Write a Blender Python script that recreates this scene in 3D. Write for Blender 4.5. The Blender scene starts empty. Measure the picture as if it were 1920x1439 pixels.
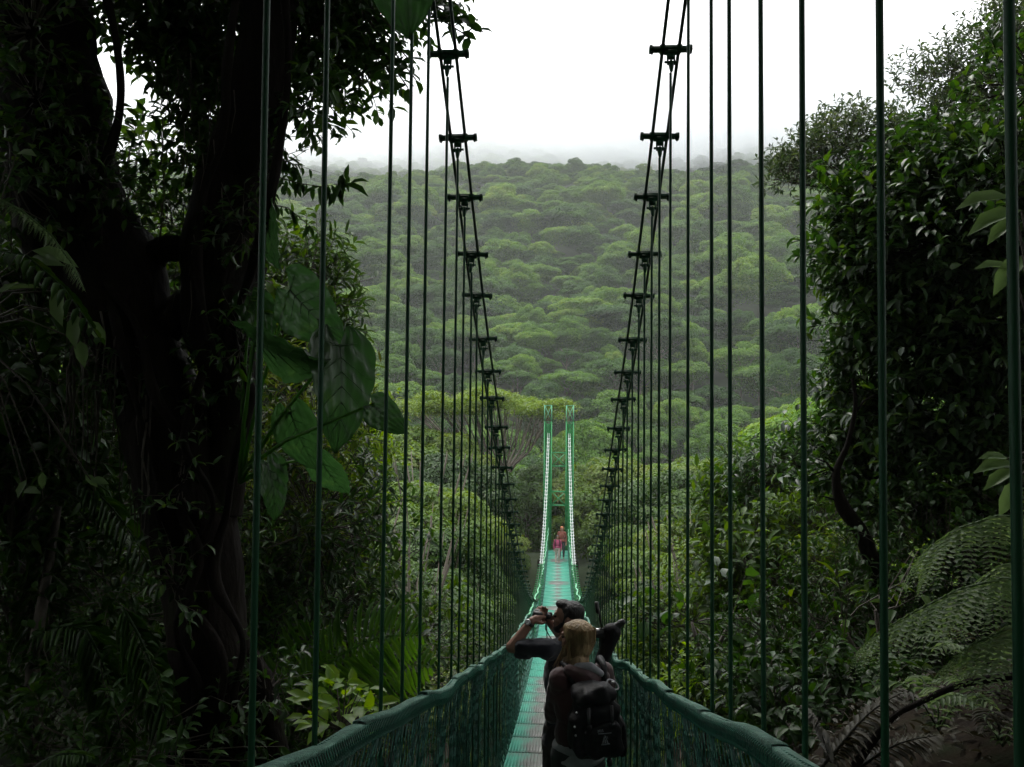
import bpy, bmesh, math, random
import numpy as np
from mathutils import Vector, Matrix, noise as mnoise

random.seed(7)
rng = np.random.default_rng(11)
scene = bpy.context.scene
COL = scene.collection
PI = math.pi

# ------------------------------------------------------------------ camera
F = 1650.0
CAM_R = (Matrix.Rotation(math.radians(3.10), 3, 'Z') @ Matrix.Rotation(math.radians(90 + 2.43), 3, 'X')
         @ Matrix.Rotation(math.radians(0.57), 3, 'Z'))
cd = bpy.data.cameras.new('camera')
cam = bpy.data.objects.new('camera', cd)
COL.objects.link(cam)
cam.matrix_world = CAM_R.to_4x4()
cd.sensor_width = 36.0
cd.lens = 36.0 * F / 1920.0
cd.clip_start = 0.05
cd.clip_end = 6000
scene.camera = cam

# ------------------------------------------------------------------ world, sun, exposure
SUN_EL, SUN_AZ = math.radians(58), math.radians(-25)   # azimuth from +y towards +x
w = bpy.data.worlds.new('World')
scene.world = w
w.use_nodes = True
nt = w.node_tree
nt.nodes.clear()
wo = nt.nodes.new('ShaderNodeOutputWorld')
bg = nt.nodes.new('ShaderNodeBackground')
sky = nt.nodes.new('ShaderNodeTexSky')
sky.sky_type = 'NISHITA'
sky.sun_disc = False
sky.sun_elevation = SUN_EL
sky.sun_rotation = SUN_AZ
mx = nt.nodes.new('ShaderNodeMix')
mx.data_type = 'RGBA'
mx.inputs[0].default_value = 0.97          # an overcast sheet over the blue
mx.inputs[7].default_value = (9.6, 9.75, 9.9, 1)
nt.links.new(sky.outputs[0], mx.inputs[6])
tcw = nt.nodes.new('ShaderNodeTexCoord'); spw = nt.nodes.new('ShaderNodeSeparateXYZ')
nt.links.new(tcw.outputs['Generated'], spw.inputs[0])
mxz = nt.nodes.new('ShaderNodeMath'); mxz.operation = 'MAXIMUM'; mxz.inputs[1].default_value = 0
nt.links.new(spw.outputs[2], mxz.inputs[0])
grd = nt.nodes.new('ShaderNodeMath'); grd.operation = 'MULTIPLY_ADD'; grd.inputs[1].default_value = 1.9; grd.inputs[2].default_value = 1.0
nt.links.new(mxz.outputs[0], grd.inputs[0])     # overcast: brighter towards the zenith
vm = nt.nodes.new('ShaderNodeVectorMath'); vm.operation = 'SCALE'
nt.links.new(mx.outputs[2], vm.inputs[0]); nt.links.new(grd.outputs[0], vm.inputs['Scale'])
nt.links.new(vm.outputs[0], bg.inputs[0])
nt.links.new(bg.outputs[0], wo.inputs[0])
bg.inputs[1].default_value = 0.115
sd = bpy.data.lights.new('sun', 'SUN')
sd.energy = 1.5
sd.angle = math.radians(14)
sd.color = (1.0, 0.96, 0.88)
so = bpy.data.objects.new('sun', sd)
COL.objects.link(so)
sdir = Vector((math.sin(SUN_AZ) * math.cos(SUN_EL), math.cos(SUN_AZ) * math.cos(SUN_EL), math.sin(SUN_EL)))
so.rotation_euler = sdir.to_track_quat('Z', 'Y').to_euler()
vs = scene.view_settings
vs.view_transform = 'Standard'
vs.look = 'None'
vs.exposure = 0.15
vs.gamma = 1.0
vs.use_curve_mapping = False
scene.render.engine = 'CYCLES'
cy = scene.cycles
cy.use_denoising = True
try:
    cy.denoiser = 'OPENIMAGEDENOISE'
except Exception:
    pass
cy.max_bounces = 10
cy.diffuse_bounces = 3
cy.glossy_bounces = 2
cy.transmission_bounces = 3
cy.volume_bounces = 9
cy.transparent_max_bounces = 4
cy.caustics_reflective = False
cy.caustics_refractive = False
cy.sample_clamp_indirect = 4.0
cy.use_adaptive_sampling = True
cy.adaptive_threshold = 0.02


def P(px, py, d):
    v = CAM_R @ Vector(((px - 960) / F, -(py - 719.5) / F, -1.0))
    return v * (d / v.y)


def npv(v):
    return np.array(v, dtype=float)


# ------------------------------------------------------------------ object helpers
def props(o, label=None, cat=None, group=None, kind=None):
    if label: o['label'] = label
    if cat: o['category'] = cat
    if group: o['group'] = group
    if kind: o['kind'] = kind
    return o


def thing(name, label, cat, loc=(0, 0, 0), group=None, rz=0.0):
    o = bpy.data.objects.new(name, None)
    o.empty_display_size = 0.2
    COL.objects.link(o)
    o.location = loc
    o.rotation_euler = (0, 0, rz)
    return props(o, label, cat, group)


def put(name, me, mat=None, parent=None, loc=None, kind=None, label=None):
    o = bpy.data.objects.new(name, me)
    COL.objects.link(o)
    if mat is not None and len(me.materials) == 0:
        me.materials.append(mat)
    if parent is not None:
        o.parent = parent
    if loc is not None:
        o.location = loc
    props(o, label=label, kind=kind)
    return o


def mesh_np(name, V, tris=None, quads=None, smooth=False, attr=None):
    """fast mesh from numpy arrays"""
    me = bpy.data.meshes.new(name)
    V = np.asarray(V, dtype=np.float32).reshape(-1, 3)
    idx, st, tot = [], [], []
    o = 0
    if tris is not None and len(tris):
        t = np.asarray(tris, dtype=np.int32).reshape(-1, 3)
        idx.append(t.ravel()); st.append(np.arange(len(t)) * 3); tot.append(np.full(len(t), 3)); o = len(t) * 3
    if quads is not None and len(quads):
        q = np.asarray(quads, dtype=np.int32).reshape(-1, 4)
        idx.append(q.ravel()); st.append(o + np.arange(len(q)) * 4); tot.append(np.full(len(q), 4))
    idx = np.concatenate(idx).astype(np.int32)
    st = np.concatenate(st).astype(np.int32)
    tot = np.concatenate(tot).astype(np.int32)
    me.vertices.add(len(V)); me.vertices.foreach_set('co', V.ravel())
    me.loops.add(len(idx)); me.loops.foreach_set('vertex_index', idx)
    me.polygons.add(len(st)); me.polygons.foreach_set('loop_start', st)
    try:
        me.polygons.foreach_set('loop_total', tot)
    except Exception:
        pass
    if smooth:
        me.polygons.foreach_set('use_smooth', np.ones(len(st), dtype=bool))
    if attr is not None:
        a = me.attributes.new('leafvar', 'FLOAT', 'POINT')
        a.data.foreach_set('value', np.asarray(attr, dtype=np.float32))
    me.update(calc_edges=True)
    return me


class MB:
    """collects simple shapes into one mesh"""
    def __init__(s):
        s.v, s.t, s.q = [], [], []

    def add(s, V, tris=(), quads=()):
        n = len(s.v)
        s.v.extend([tuple(p) for p in V])
        s.t.extend([tuple(i + n for i in f) for f in tris])
        s.q.extend([tuple(i + n for i in f) for f in quads])

    def box(s, c, size, R=None, taper=1.0):
        hx, hy, hz = [a / 2 for a in size]
        V = []
        for z, k in ((-hz, 1.0), (hz, taper)):
            for x, y in ((-hx, -hy), (hx, -hy), (hx, hy), (-hx, hy)):
                p = Vector((x * k, y * k, z))
                if R is not None: p = R @ p
                V.append(p + Vector(c))
        s.add(V, quads=[(3, 2, 1, 0), (4, 5, 6, 7), (0, 1, 5, 4), (1, 2, 6, 5), (2, 3, 7, 6), (3, 0, 4, 7)])

    def tube(s, pts, radii, n=8, cap=True):
        pts = [Vector(p) for p in pts]
        if not hasattr(radii, '__len__'): radii = [radii] * len(pts)
        rings = []
        up = None
        base = len(s.v)
        V = []
        for i, p in enumerate(pts):
            a = pts[max(i - 1, 0)]; b = pts[min(i + 1, len(pts) - 1)]
            t = (b - a)
            if t.length < 1e-9: t = Vector((0, 0, 1))
            t.normalize()
            if up is None:
                up = Vector((0, 0, 1)) if abs(t.z) < 0.9 else Vector((0, 1, 0))
            x = t.cross(up)
            if x.length < 1e-6: x = t.cross(Vector((1, 0.3, 0)))
            x.normalize()
            y = x.cross(t).normalized()
            up = y
            for k in range(n):
                an = 2 * PI * k / n
                V.append(p + (x * math.cos(an) + y * math.sin(an)) * radii[i])
        Q = []
        for i in range(len(pts) - 1):
            for k in range(n):
                a = i * n + k; b = i * n + (k + 1) % n
                Q.append((a, b, b + n, a + n))
        T = []
        if cap:
            V.append(pts[0]); V.append(pts[-1])
            c0, c1 = len(V) - 2, len(V) - 1
            m = (len(pts) - 1) * n
            for k in range(n):
                T.append((c0, (k + 1) % n, k)); T.append((c1, m + k, m + (k + 1) % n))
        s.add(V, T, Q)

    def lathe(s, c, axis, prof, n=12):
        """prof = list of (t along axis, radius)"""
        axis = Vector(axis).normalized()
        s.tube([Vector(c) + axis * t for t, r in prof], [max(r, 1e-4) for t, r in prof], n)

    def mesh(s, name, smooth=False):
        return mesh_np(name, s.v, s.t, s.q, smooth)


# ------------------------------------------------------------------ materials
def new_mat(name):
    m = bpy.data.materials.new(name)
    m.use_nodes = True
    n = m.node_tree
    n.nodes.clear()
    out = n.nodes.new('ShaderNodeOutputMaterial')
    b = n.nodes.new('ShaderNodeBsdfPrincipled')
    n.links.new(b.outputs[0], out.inputs[0])
    return m, n, out, b


def rgb(c):
    return (c[0], c[1], c[2], 1)


def ramp(n, fac, stops):
    r = n.nodes.new('ShaderNodeValToRGB')
    e = r.color_ramp.elements
    e[0].position, e[0].color = stops[0][0], rgb(stops[0][1])
    e[1].position, e[1].color = stops[-1][0], rgb(stops[-1][1])
    for p, c in stops[1:-1]:
        x = e.new(p); x.color = rgb(c)
    n.links.new(fac, r.inputs[0])
    return r.outputs[0]


def leaf_mat(name, stops, rough=0.4, transl=0.35, tcol=None, spec=0.5, objrand=0.5):
    m, n, out, b = new_mat(name)
    at = n.nodes.new('ShaderNodeAttribute'); at.attribute_name = 'leafvar'
    oi = n.nodes.new('ShaderNodeObjectInfo')
    mm = n.nodes.new('ShaderNodeMix'); mm.data_type = 'FLOAT'
    mm.inputs[0].default_value = objrand
    n.links.new(at.outputs['Fac'], mm.inputs[2])
    n.links.new(oi.outputs['Random'], mm.inputs[3])
    col = ramp(n, mm.outputs[0], stops)
    n.links.new(col, b.inputs['Base Color'])
    b.inputs['Roughness'].default_value = rough
    b.inputs['Specular IOR Level'].default_value = spec
    tr = n.nodes.new('ShaderNodeBsdfTranslucent')
    hs = n.nodes.new('ShaderNodeHueSaturation')
    hs.inputs['Hue'].default_value = 0.48
    hs.inputs['Saturation'].default_value = 1.15
    hs.inputs['Value'].default_value = 1.7
    n.links.new(col, hs.inputs['Color'])
    n.links.new(hs.outputs[0], tr.inputs[0])
    ms = n.nodes.new('ShaderNodeMixShader')
    ms.inputs[0].default_value = transl
    n.links.new(b.outputs[0], ms.inputs[1]); n.links.new(tr.outputs[0], ms.inputs[2])
    n.links.new(ms.outputs[0], out.inputs[0])
    return m


def noise_mat(name, stops, scale=8, rough=0.6, bump=0.0, metal=0.0, bscale=None, coords='Object', spec=0.5, stretch=None, sheen=0, detail=6):
    m, n, out, b = new_mat(name)
    tc = n.nodes.new('ShaderNodeTexCoord')
    src = tc.outputs[coords]
    if stretch:
        mp = n.nodes.new('ShaderNodeMapping'); mp.inputs['Scale'].default_value = stretch
        n.links.new(src, mp.inputs[0]); src = mp.outputs[0]
    nz = n.nodes.new('ShaderNodeTexNoise'); nz.inputs['Scale'].default_value = scale; nz.inputs['Detail'].default_value = detail
    n.links.new(src, nz.inputs['Vector'])
    n.links.new(ramp(n, nz.outputs[0], stops), b.inputs['Base Color'])
    b.inputs['Roughness'].default_value = rough
    b.inputs['Metallic'].default_value = metal
    b.inputs['Specular IOR Level'].default_value = spec
    if sheen: b.inputs['Sheen Weight'].default_value = sheen
    if bump:
        n2 = n.nodes.new('ShaderNodeTexNoise'); n2.inputs['Scale'].default_value = bscale or scale * 3; n2.inputs['Detail'].default_value = 8
        n.links.new(src, n2.inputs['Vector'])
        bp = n.nodes.new('ShaderNodeBump'); bp.inputs['Strength'].default_value = bump; bp.inputs['Distance'].default_value = 0.02
        n.links.new(n2.outputs[0], bp.inputs['Height']); n.links.new(bp.outputs[0], b.inputs['Normal'])
    return m


def S(a, b, lo=0.3, hi=0.7):
    return [(lo, a), (hi, b)]


M = {}
M['hill'] = leaf_mat('hill_foliage', [(0.0, (.010, .036, .010)), (.3, (.030, .080, .014)), (.5, (.055, .130, .018)), (.72, (.095, .190, .024)), (.9, (.150, .235, .032)), (1, (.15, .14, .045))], .6, .38, objrand=.55, spec=.2)
M['mid'] = leaf_mat('mid_foliage', [(0.0, (.012, .034, .009)), (.35, (.034, .078, .013)), (.65, (.070, .135, .018)), (.85, (.105, .165, .024)), (1, (.13, .135, .04))], .5, .36, objrand=.62, spec=.3)
M['umbrella'] = leaf_mat('umbrella_foliage', [(0.0, (.07, .13, .018)), (.6, (.11, .19, .025)), (1, (.16, .22, .04))], .5, .4, objrand=.1)
M['glossy'] = leaf_mat('glossy_foliage', [(0.0, (.012, .036, .008)), (.5, (.022, .066, .012)), (.85, (.045, .115, .016)), (1, (.085, .155, .025))], .42, .33, objrand=.15)
M['fine'] = leaf_mat('fine_foliage', [(0.0, (.030, .055, .022)), (.5, (.045, .080, .028)), (1, (.085, .12, .035))], .4, .3, objrand=.1)
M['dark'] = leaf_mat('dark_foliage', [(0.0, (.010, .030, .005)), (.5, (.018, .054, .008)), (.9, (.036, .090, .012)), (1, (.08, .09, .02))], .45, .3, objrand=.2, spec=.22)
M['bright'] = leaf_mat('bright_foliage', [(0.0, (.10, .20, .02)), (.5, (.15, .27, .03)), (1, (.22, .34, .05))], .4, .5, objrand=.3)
M['fern'] = leaf_mat('fern_foliage', [(0.0, (.07, .12, .045)), (.6, (.10, .165, .06)), (1, (.14, .19, .08))], .45, .4, objrand=.2, spec=.25)
M['dryfern'] = leaf_mat('dry_fern_foliage', [(0.0, (.018, .018, .008)), (1, (.04, .035, .016))], .7, .2, objrand=.2)
M['palm'] = leaf_mat('palm_foliage', [(0.0, (.06, .15, .025)), (.6, (.08, .20, .03)), (1, (.12, .24, .04))], .4, .58, objrand=.2)
M['bark'] = noise_mat('mossy_bark', [(.3, (.005, .004, .003)), (.6, (.011, .008, .006)), (.8, (.014, .020, .006))], 5, .9, 1.0, bscale=22, stretch=(1, 1, .35), spec=.12)
M['twig'] = noise_mat('twig_bark', S((.035, .028, .02), (.07, .055, .04)), 20, .7, .3)
M['palebark'] = noise_mat('pale_bark', S((.07, .06, .045), (.16, .13, .10)), 6, .8, .5)
M['earth'] = noise_mat('earth', [(.3, (.007, .005, .004)), (.5, (.018, .013, .008)), (.7, (.010, .016, .006))], 5, .95, 1.0, bscale=14, spec=.1, stretch=(1, 1, .5))
M['forestfloor'] = noise_mat('forest_floor', [(.3, (.010, .018, .006)), (.55, (.020, .034, .010)), (.75, (.035, .05, .014))], .35, .95, .6, bscale=3)


def paint_mat(name, c1, c2, wear, rough=.35, metal=0.0, spec=.5):
    """enamel paint with chips and grime"""
    m, n, out, b = new_mat(name)
    tc = n.nodes.new('ShaderNodeTexCoord')
    nz = n.nodes.new('ShaderNodeTexNoise'); nz.inputs['Scale'].default_value = 6; nz.inputs['Detail'].default_value = 6
    n2 = n.nodes.new('ShaderNodeTexNoise'); n2.inputs['Scale'].default_value = 45; n2.inputs['Detail'].default_value = 5
    for z in (nz, n2): n.links.new(tc.outputs['Object'], z.inputs['Vector'])
    base = ramp(n, nz.outputs[0], [(.35, c1), (.65, c2)])
    mk = ramp(n, n2.outputs[0], [(.60, (0, 0, 0)), (.70, (1, 1, 1))])
    mix = n.nodes.new('ShaderNodeMix'); mix.data_type = 'RGBA'
    n.links.new(mk, mix.inputs[0]); n.links.new(base, mix.inputs[6]); mix.inputs[7].default_value = rgb(wear)
    n.links.new(mix.outputs[2], b.inputs['Base Color'])
    rr = ramp(n, nz.outputs[0], [(.3, (rough * .7,) * 3), (.7, (rough * 1.5,) * 3)])
    n.links.new(rr, b.inputs['Roughness'])
    b.inputs['Metallic'].default_value = metal
    b.inputs['Specular IOR Level'].default_value = spec
    return m


M['green'] = paint_mat('green_paint', (.005, .045, .018), (.008, .06, .024), (.01, .035, .018), .45, 0, .3)  # shade on the near hangers is put into this darker green
M['greenbright'] = paint_mat('bright_lit_green_paint', (.012, .19, .050), (.018, .24, .065), (.02, .11, .04), .45)  # tower paint; on far hangers the light is put into the green
M['mint'] = paint_mat('mint_paint_and_sky_sheen', (.10, .36, .19), (.15, .43, .25), (.07, .22, .12), .5)  # own paint on the tower head, painted sky reflection on the far rail
M['cable'] = paint_mat('green_wire_rope', (.012, .03, .02), (.02, .045, .03), (.06, .07, .06), .4, .2)
M['palegrey'] = paint_mat('pale_grey_cable', (.55, .60, .58), (.68, .72, .70), (.4, .45, .42), .35, .1)
M['net'] = paint_mat('green_chain_link', (.016, .12, .08), (.030, .18, .12), (.07, .16, .13), .36)
M['netdark'] = paint_mat('dark_green_mesh', (.006, .045, .034), (.012, .075, .058), (.03, .08, .06), .4, 0, .3)
M['cover'] = noise_mat('green_rail_cover', [(.3, (.03, .12, .085)), (.5, (.07, .21, .15)), (.68, (.19, .40, .31))], 38, .32, .9, bscale=150, spec=.7)


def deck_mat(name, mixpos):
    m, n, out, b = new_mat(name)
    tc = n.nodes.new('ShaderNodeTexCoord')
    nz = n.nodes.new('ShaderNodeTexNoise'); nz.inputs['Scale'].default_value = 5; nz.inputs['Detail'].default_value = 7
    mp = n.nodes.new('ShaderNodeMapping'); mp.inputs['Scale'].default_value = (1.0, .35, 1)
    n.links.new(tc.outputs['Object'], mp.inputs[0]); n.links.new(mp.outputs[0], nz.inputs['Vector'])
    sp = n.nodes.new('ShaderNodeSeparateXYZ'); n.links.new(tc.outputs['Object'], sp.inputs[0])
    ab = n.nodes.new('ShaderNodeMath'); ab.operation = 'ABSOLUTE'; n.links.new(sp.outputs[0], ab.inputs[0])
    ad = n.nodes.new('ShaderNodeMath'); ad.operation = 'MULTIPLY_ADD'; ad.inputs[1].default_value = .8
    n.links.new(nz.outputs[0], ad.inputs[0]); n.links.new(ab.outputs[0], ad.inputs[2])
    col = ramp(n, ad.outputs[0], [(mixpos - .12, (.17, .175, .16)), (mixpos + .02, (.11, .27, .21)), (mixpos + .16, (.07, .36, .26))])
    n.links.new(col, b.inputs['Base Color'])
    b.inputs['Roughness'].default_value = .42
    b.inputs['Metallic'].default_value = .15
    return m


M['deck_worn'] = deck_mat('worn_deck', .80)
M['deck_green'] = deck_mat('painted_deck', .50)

# ------------------------------------------------------------------ terrain
GY = [-80, -40, -12, -4, 0, 2.5, 5, 10, 18, 28, 38, 46, 51, 56, 70, 95, 120, 150, 200, 250, 330, 400, 450, 520, 700]
GZ = [30, 14, 1.5, -1.6, -1.95, -3.2, -7, -14, -22, -27, -24, -15, -8.6, -8.3, -14, -17, -12, 1, 23, 45, 83, 115, 128, 118, 40]


def ground(x, y):
    bank = 0.0
    ax = abs(x + 0.02)
    if ax > 1.0:
        bank = min((ax - 1.0) * 2.6, 9.0)
    ye = y - bank * max(0.0, 1 - max(0, y - 12) / 14) if y > -2 else y
    z = float(np.interp(ye, GY, GZ))
    z += (mnoise.noise(Vector((x * .12, y * .12, 3.1))) * .9) * min(1, max(0, (ax - 1) * .3))
    if y > 60:
        k = min(1, (y - 60) / 120)
        z += k * (mnoise.noise(Vector((x * .008, y * .008, 1.3))) * 16 + mnoise.noise(Vector((x * .022, y * .02, 7.3))) * 6)
        z -= k * max(0, (-x - 60)) * .06
    if ax < 1.0 and 0 < y < 3: z = min(z, deck(y) - .3)
    return z


def deck(y):
    return -1.68 - .2385 * y + .00241 * y * y if y > -1 else -1.68 + .24


def rail(y):
    return deck(y) + 1.43 - .16 * min(max(y, 0) / 10, 1)


def cable(y):
    return 4.95 - .661 * y + .01062 * y * y - .09 * math.exp(-((y - 6.6) / 1.5) ** 2)


def grid_mesh(name, xs, ys, f, smooth=True):
    V = np.array([(x, y, f(x, y)) for y in ys for x in xs])
    nx, ny = len(xs), len(ys)
    q = []
    for j in range(ny - 1):
        for i in range(nx - 1):
            a = j * nx + i
            q.append((a, a + 1, a + 1 + nx, a + nx))
    return mesh_np(name, V, quads=q, smooth=smooth)


xs = np.unique(np.concatenate([np.linspace(-900, -60, 30), np.linspace(-60, -10, 26), np.linspace(-10, 10, 60), np.linspace(10, 60, 26), np.linspace(60, 900, 30)]))
ys = np.unique(np.concatenate([np.linspace(-120, -20, 12), np.linspace(-20, 20, 90), np.linspace(20, 70, 40), np.linspace(70, 480, 60), np.linspace(480, 1800, 14)]))
put('ground', grid_mesh('ground', xs, ys, ground), M['forestfloor'], kind='structure')


# ------------------------------------------------------------------ leaves
def unit(a):
    return a / np.maximum(np.linalg.norm(a, axis=-1, keepdims=True), 1e-9)


SIMPLE = (np.array([(0, 0, 0), (.5, -.5, .12), (1, 0, -.06), (.5, .5, .12)]), [(0, 2, 1), (0, 3, 2)], [])
FULL = (np.array([(0, 0, 0), (.28, -.42, .09), (.28, 0, .0), (.28, .42, .09), (.66, -.40, .07), (.66, 0, -.03), (.66, .40, .07), (1, 0, -.16)]),
        [(0, 2, 1), (0, 3, 2), (5, 7, 4), (5, 6, 7)], [(1, 2, 5, 4), (2, 3, 6, 5)])


def leaves_np(Pp, D, N, L, W, tmpl=SIMPLE, var=None):
    n = len(Pp)
    D = unit(D); Sd = unit(np.cross(D, N)); N = np.cross(Sd, D)
    L = np.broadcast_to(np.asarray(L, float), (n,)); W = np.broadcast_to(np.asarray(W, float), (n,))
    T, tr, qd = tmpl
    k = len(T)
    V = (Pp[:, None, :] + D[:, None, :] * (T[None, :, 0, None] * L[:, None, None])
         + Sd[:, None, :] * (T[None, :, 1, None] * W[:, None, None]) + N[:, None, :] * (T[None, :, 2, None] * L[:, None, None]))
    off = (np.arange(n) * k)[:, None, None]
    tris = (np.array(tr)[None] + off).reshape(-1, 3)
    quads = (np.array(qd)[None] + off).reshape(-1, 4) if qd else None
    if var is None: var = rng.random(n)
    return V.reshape(-1, 3), tris, quads, np.repeat(var, k)


def leaf_mesh(name, *a, **k):
    V, t, q, v = leaves_np(*a, **k)
    return mesh_np(name, V, t, q, smooth=False, attr=v)


def rnd_unit(n):
    return unit(rng.normal(size=(n, 3)))


def ell_noise(Pt, s, seed):
    return np.array([mnoise.noise(Vector((p[0] * s + seed, p[1] * s, p[2] * s))) for p in Pt])


def twig_leaves(C, R, ntw, lpt, L, W, droop=.15, up=.35, shell=.55, twl=None):
    """leaf arrays for a foliage mass made of twigs; C centre, R radii"""
    C = npv(C); R = npv(R)
    d = rnd_unit(ntw)
    rad = (shell + (1 - shell) * rng.random(ntw) ** .7)[:, None]
    s = C + d * R * rad
    td = unit(d * .8 + rng.normal(size=(ntw, 3)) * .5 + np.array([0, 0, up]))
    tl = twl or L * 2.6
    t = rng.random((ntw, lpt)) * .9 + .1
    Pp = s[:, None, :] + td[:, None, :] * (t * tl)[..., None]
    side = rnd_unit(ntw * lpt).reshape(ntw, lpt, 3)
    side -= td[:, None, :] * (side * td[:, None, :]).sum(-1, keepdims=True)
    D = unit(td[:, None, :] * .6 + unit(side) * 1.0 + np.array([0, 0, -droop]))
    N = unit(np.array([0, 0, 1.0]) + rng.normal(size=D.shape) * .35 + td[:, None, :] * .3)
    n = ntw * lpt
    return (Pp.reshape(-1, 3), D.reshape(-1, 3), N.reshape(-1, 3), L * (.65 + .6 * rng.random(n)), W * (.7 + .5 * rng.random(n)), s, td, tl)


def leaf_object_mesh(tmpl=FULL, w=.45):
    V, t, q, v = leaves_np(np.zeros((1, 3)), np.array([[1.0, 0, 0]]), np.array([[0, 0, 1.0]]), 1.0, w, tmpl, np.array([.5]))
    return mesh_np('leaf', V, t, q, attr=v)


def leaf_parts(root, mesh, mat, arrs, idx, base):
    Pp, D, N, L = arrs
    if len(mesh.materials) == 0: mesh.materials.append(mat)
    for i in idx:
        o = bpy.data.objects.new('leaf', mesh)
        COL.objects.link(o)
        o.parent = root
        x = Vector(D[i]).normalized(); y = Vector(N[i]).cross(x).normalized(); z = x.cross(y)
        m = Matrix((x, y, z)).transposed() * float(L[i])
        m = m.to_4x4(); m.translation = Vector(Pp[i]) - base
        o.matrix_local = m


def foliage_thing(name, label, cat, base, masses, leaf, mat, group=None, tmpl=FULL, nparts=0, twigs=True, limbs=None, limbmat=None, lw=.45, droop=.15, up=.35, shell=.5, trunkname='stem', crownname='foliage'):
    """masses: list of (centre, radii, n twigs, leaves per twig)"""
    base = Vector(base)
    root = thing(name, label, cat, base, group)
    A = [twig_leaves(c, r, nt, lp, leaf, leaf * lw, droop, up, shell) for c, r, nt, lp in masses]
    Pp = np.concatenate([a[0] for a in A]); D = np.concatenate([a[1] for a in A]); N = np.concatenate([a[2] for a in A])
    L = np.concatenate([a[3] for a in A]); W = np.concatenate([a[4] for a in A])
    keep = np.ones(len(Pp), bool)
    if nparts:
        # the leaves that face the viewer and lie nearest become parts of their own
        cam_d = np.linalg.norm(Pp, axis=1) + rng.random(len(Pp)) * .8
        inv = Pp @ np.array(CAM_R)          # world -> camera
        px = 960 + F * inv[:, 0] / -inv[:, 2]; py = 719.5 - F * inv[:, 1] / -inv[:, 2]
        ok = (px > 5) & (px < 1915) & (py > 5) & (py < 1434)
        order = np.argsort(np.where(ok, cam_d, 1e9))[:nparts]
        order = order[ok[order]]
        keep[order] = False
        leaf_parts(root, leaf_object_mesh(tmpl, lw), mat, (Pp, D, N, L), order, base)
    bb = npv(base)
    o = put(crownname, leaf_mesh(crownname, Pp[keep] - bb, D[keep], N[keep], L[keep], W[keep], tmpl), mat, root)
    if nparts: o['kind'] = 'stuff'
    mb = MB()
    if twigs:
        for a, (c, r, nt, lp) in zip(A, masses):
            c = Vector(c) - base
            for s_, td, in zip(a[5], a[6]):
                s0 = Vector(s_ - bb); e = s0 + Vector(td) * a[7]
                mid = c.lerp(s0, .55) + Vector((0, 0, -.04 * r[2]))
                mb.tube([mid, s0, e], [leaf * .05, leaf * .035, leaf * .02], 3, cap=False)
    if limbs:
        for pts, rad in limbs:
            mb.tube([Vector(p) - base for p in pts], rad, 7)
    if mb.v:
        put(trunkname, mb.mesh(trunkname, True), limbmat or M['twig'], root)
    return root


# ------------------------------------------------------------------ crowns for the forest (unit radius)
def crown_mesh(name, seed, nl, n, leafs, flat=.5, mat=None, spread=1.0, zl=.62, lo=.20, hi=.37):
    r = np.random.default_rng(seed)
    a = r.random(nl) * 2 * PI
    rr = np.sqrt(r.random(nl)) * .82 * spread
    zz = flat * (1 - (rr) ** 2 * .95) * (.75 + .35 * r.random(nl))
    lr = lo + (hi - lo) * r.random(nl)
    c = np.stack([rr * np.cos(a), rr * np.sin(a), zz], 1)
    wsum = lr ** 2
    k = r.choice(nl, n, p=wsum / wsum.sum())
    d = r.normal(size=(n, 3)); d = unit(d); d[:, 2] = np.where(d[:, 2] < -.25, -d[:, 2], d[:, 2])
    Pp = c[k] + d * (lr[k] * (.78 + .27 * r.random(n)))[:, None] * np.array([1.1, 1.1, zl])
    nn = unit(d * .9 + r.normal(size=(n, 3)) * .26 + np.array([0, 0, .45]))
    D = unit(np.cross(nn, r.normal(size=(n, 3))))
    var = np.clip(.05 + .40 * r.random(n) + .55 * (r.random(nl))[k], 0, 1)
    # loose interior and skirt leaves
    m = n // 5
    dd = unit(r.normal(size=(m, 3)))
    P2 = dd * r.random((m, 1)) ** .4 * np.array([.85, .85, flat * .7]) + np.array([0, 0, flat * .25])
    n2 = unit(r.normal(size=(m, 3)) + np.array([0, 0, .6])); D2 = unit(np.cross(n2, r.normal(size=(m, 3))))
    Pp = np.concatenate([Pp, P2]); D = np.concatenate([D, D2]); nn = np.concatenate([nn, n2]); var = np.concatenate([var, r.random(m) * .4])
    L = leafs * (.6 + .8 * r.random(len(Pp)))
    me = leaf_mesh(name, Pp, D, nn, L, L * .62, SIMPLE, var)
    if mat: me.materials.append(mat)
    return me


def trunk_mesh(name, seed, h, r0, flat=.5, nb=7, mat=None):
    """trunk from z=-h (ground) to crown; unit crown radius"""
    r = random.Random(seed)
    mb = MB()
    mb.tube([(0, 0, -h), (r.uniform(-.04, .04), r.uniform(-.04, .04), -h * .5), (0, 0, -.1), (.02, 0, flat * .5)], [r0 * 1.6, r0, r0 * .8, r0 * .35], 7)
    for i in range(nb):
        an = 2 * PI * (i + r.random() * .6) / nb
        q = r.uniform(.45, .85)
        z0 = r.uniform(-.25, 0)
        mb.tube([(0, 0, z0), (math.cos(an) * q * .45, math.sin(an) * q * .45, z0 + .18), (math.cos(an) * q, math.sin(an) * q, flat * .55)], [r0 * .5, r0 * .32, r0 * .12], 5)
    me = mb.mesh(name, True)
    if mat: me.materials.append(mat)
    return me


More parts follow.
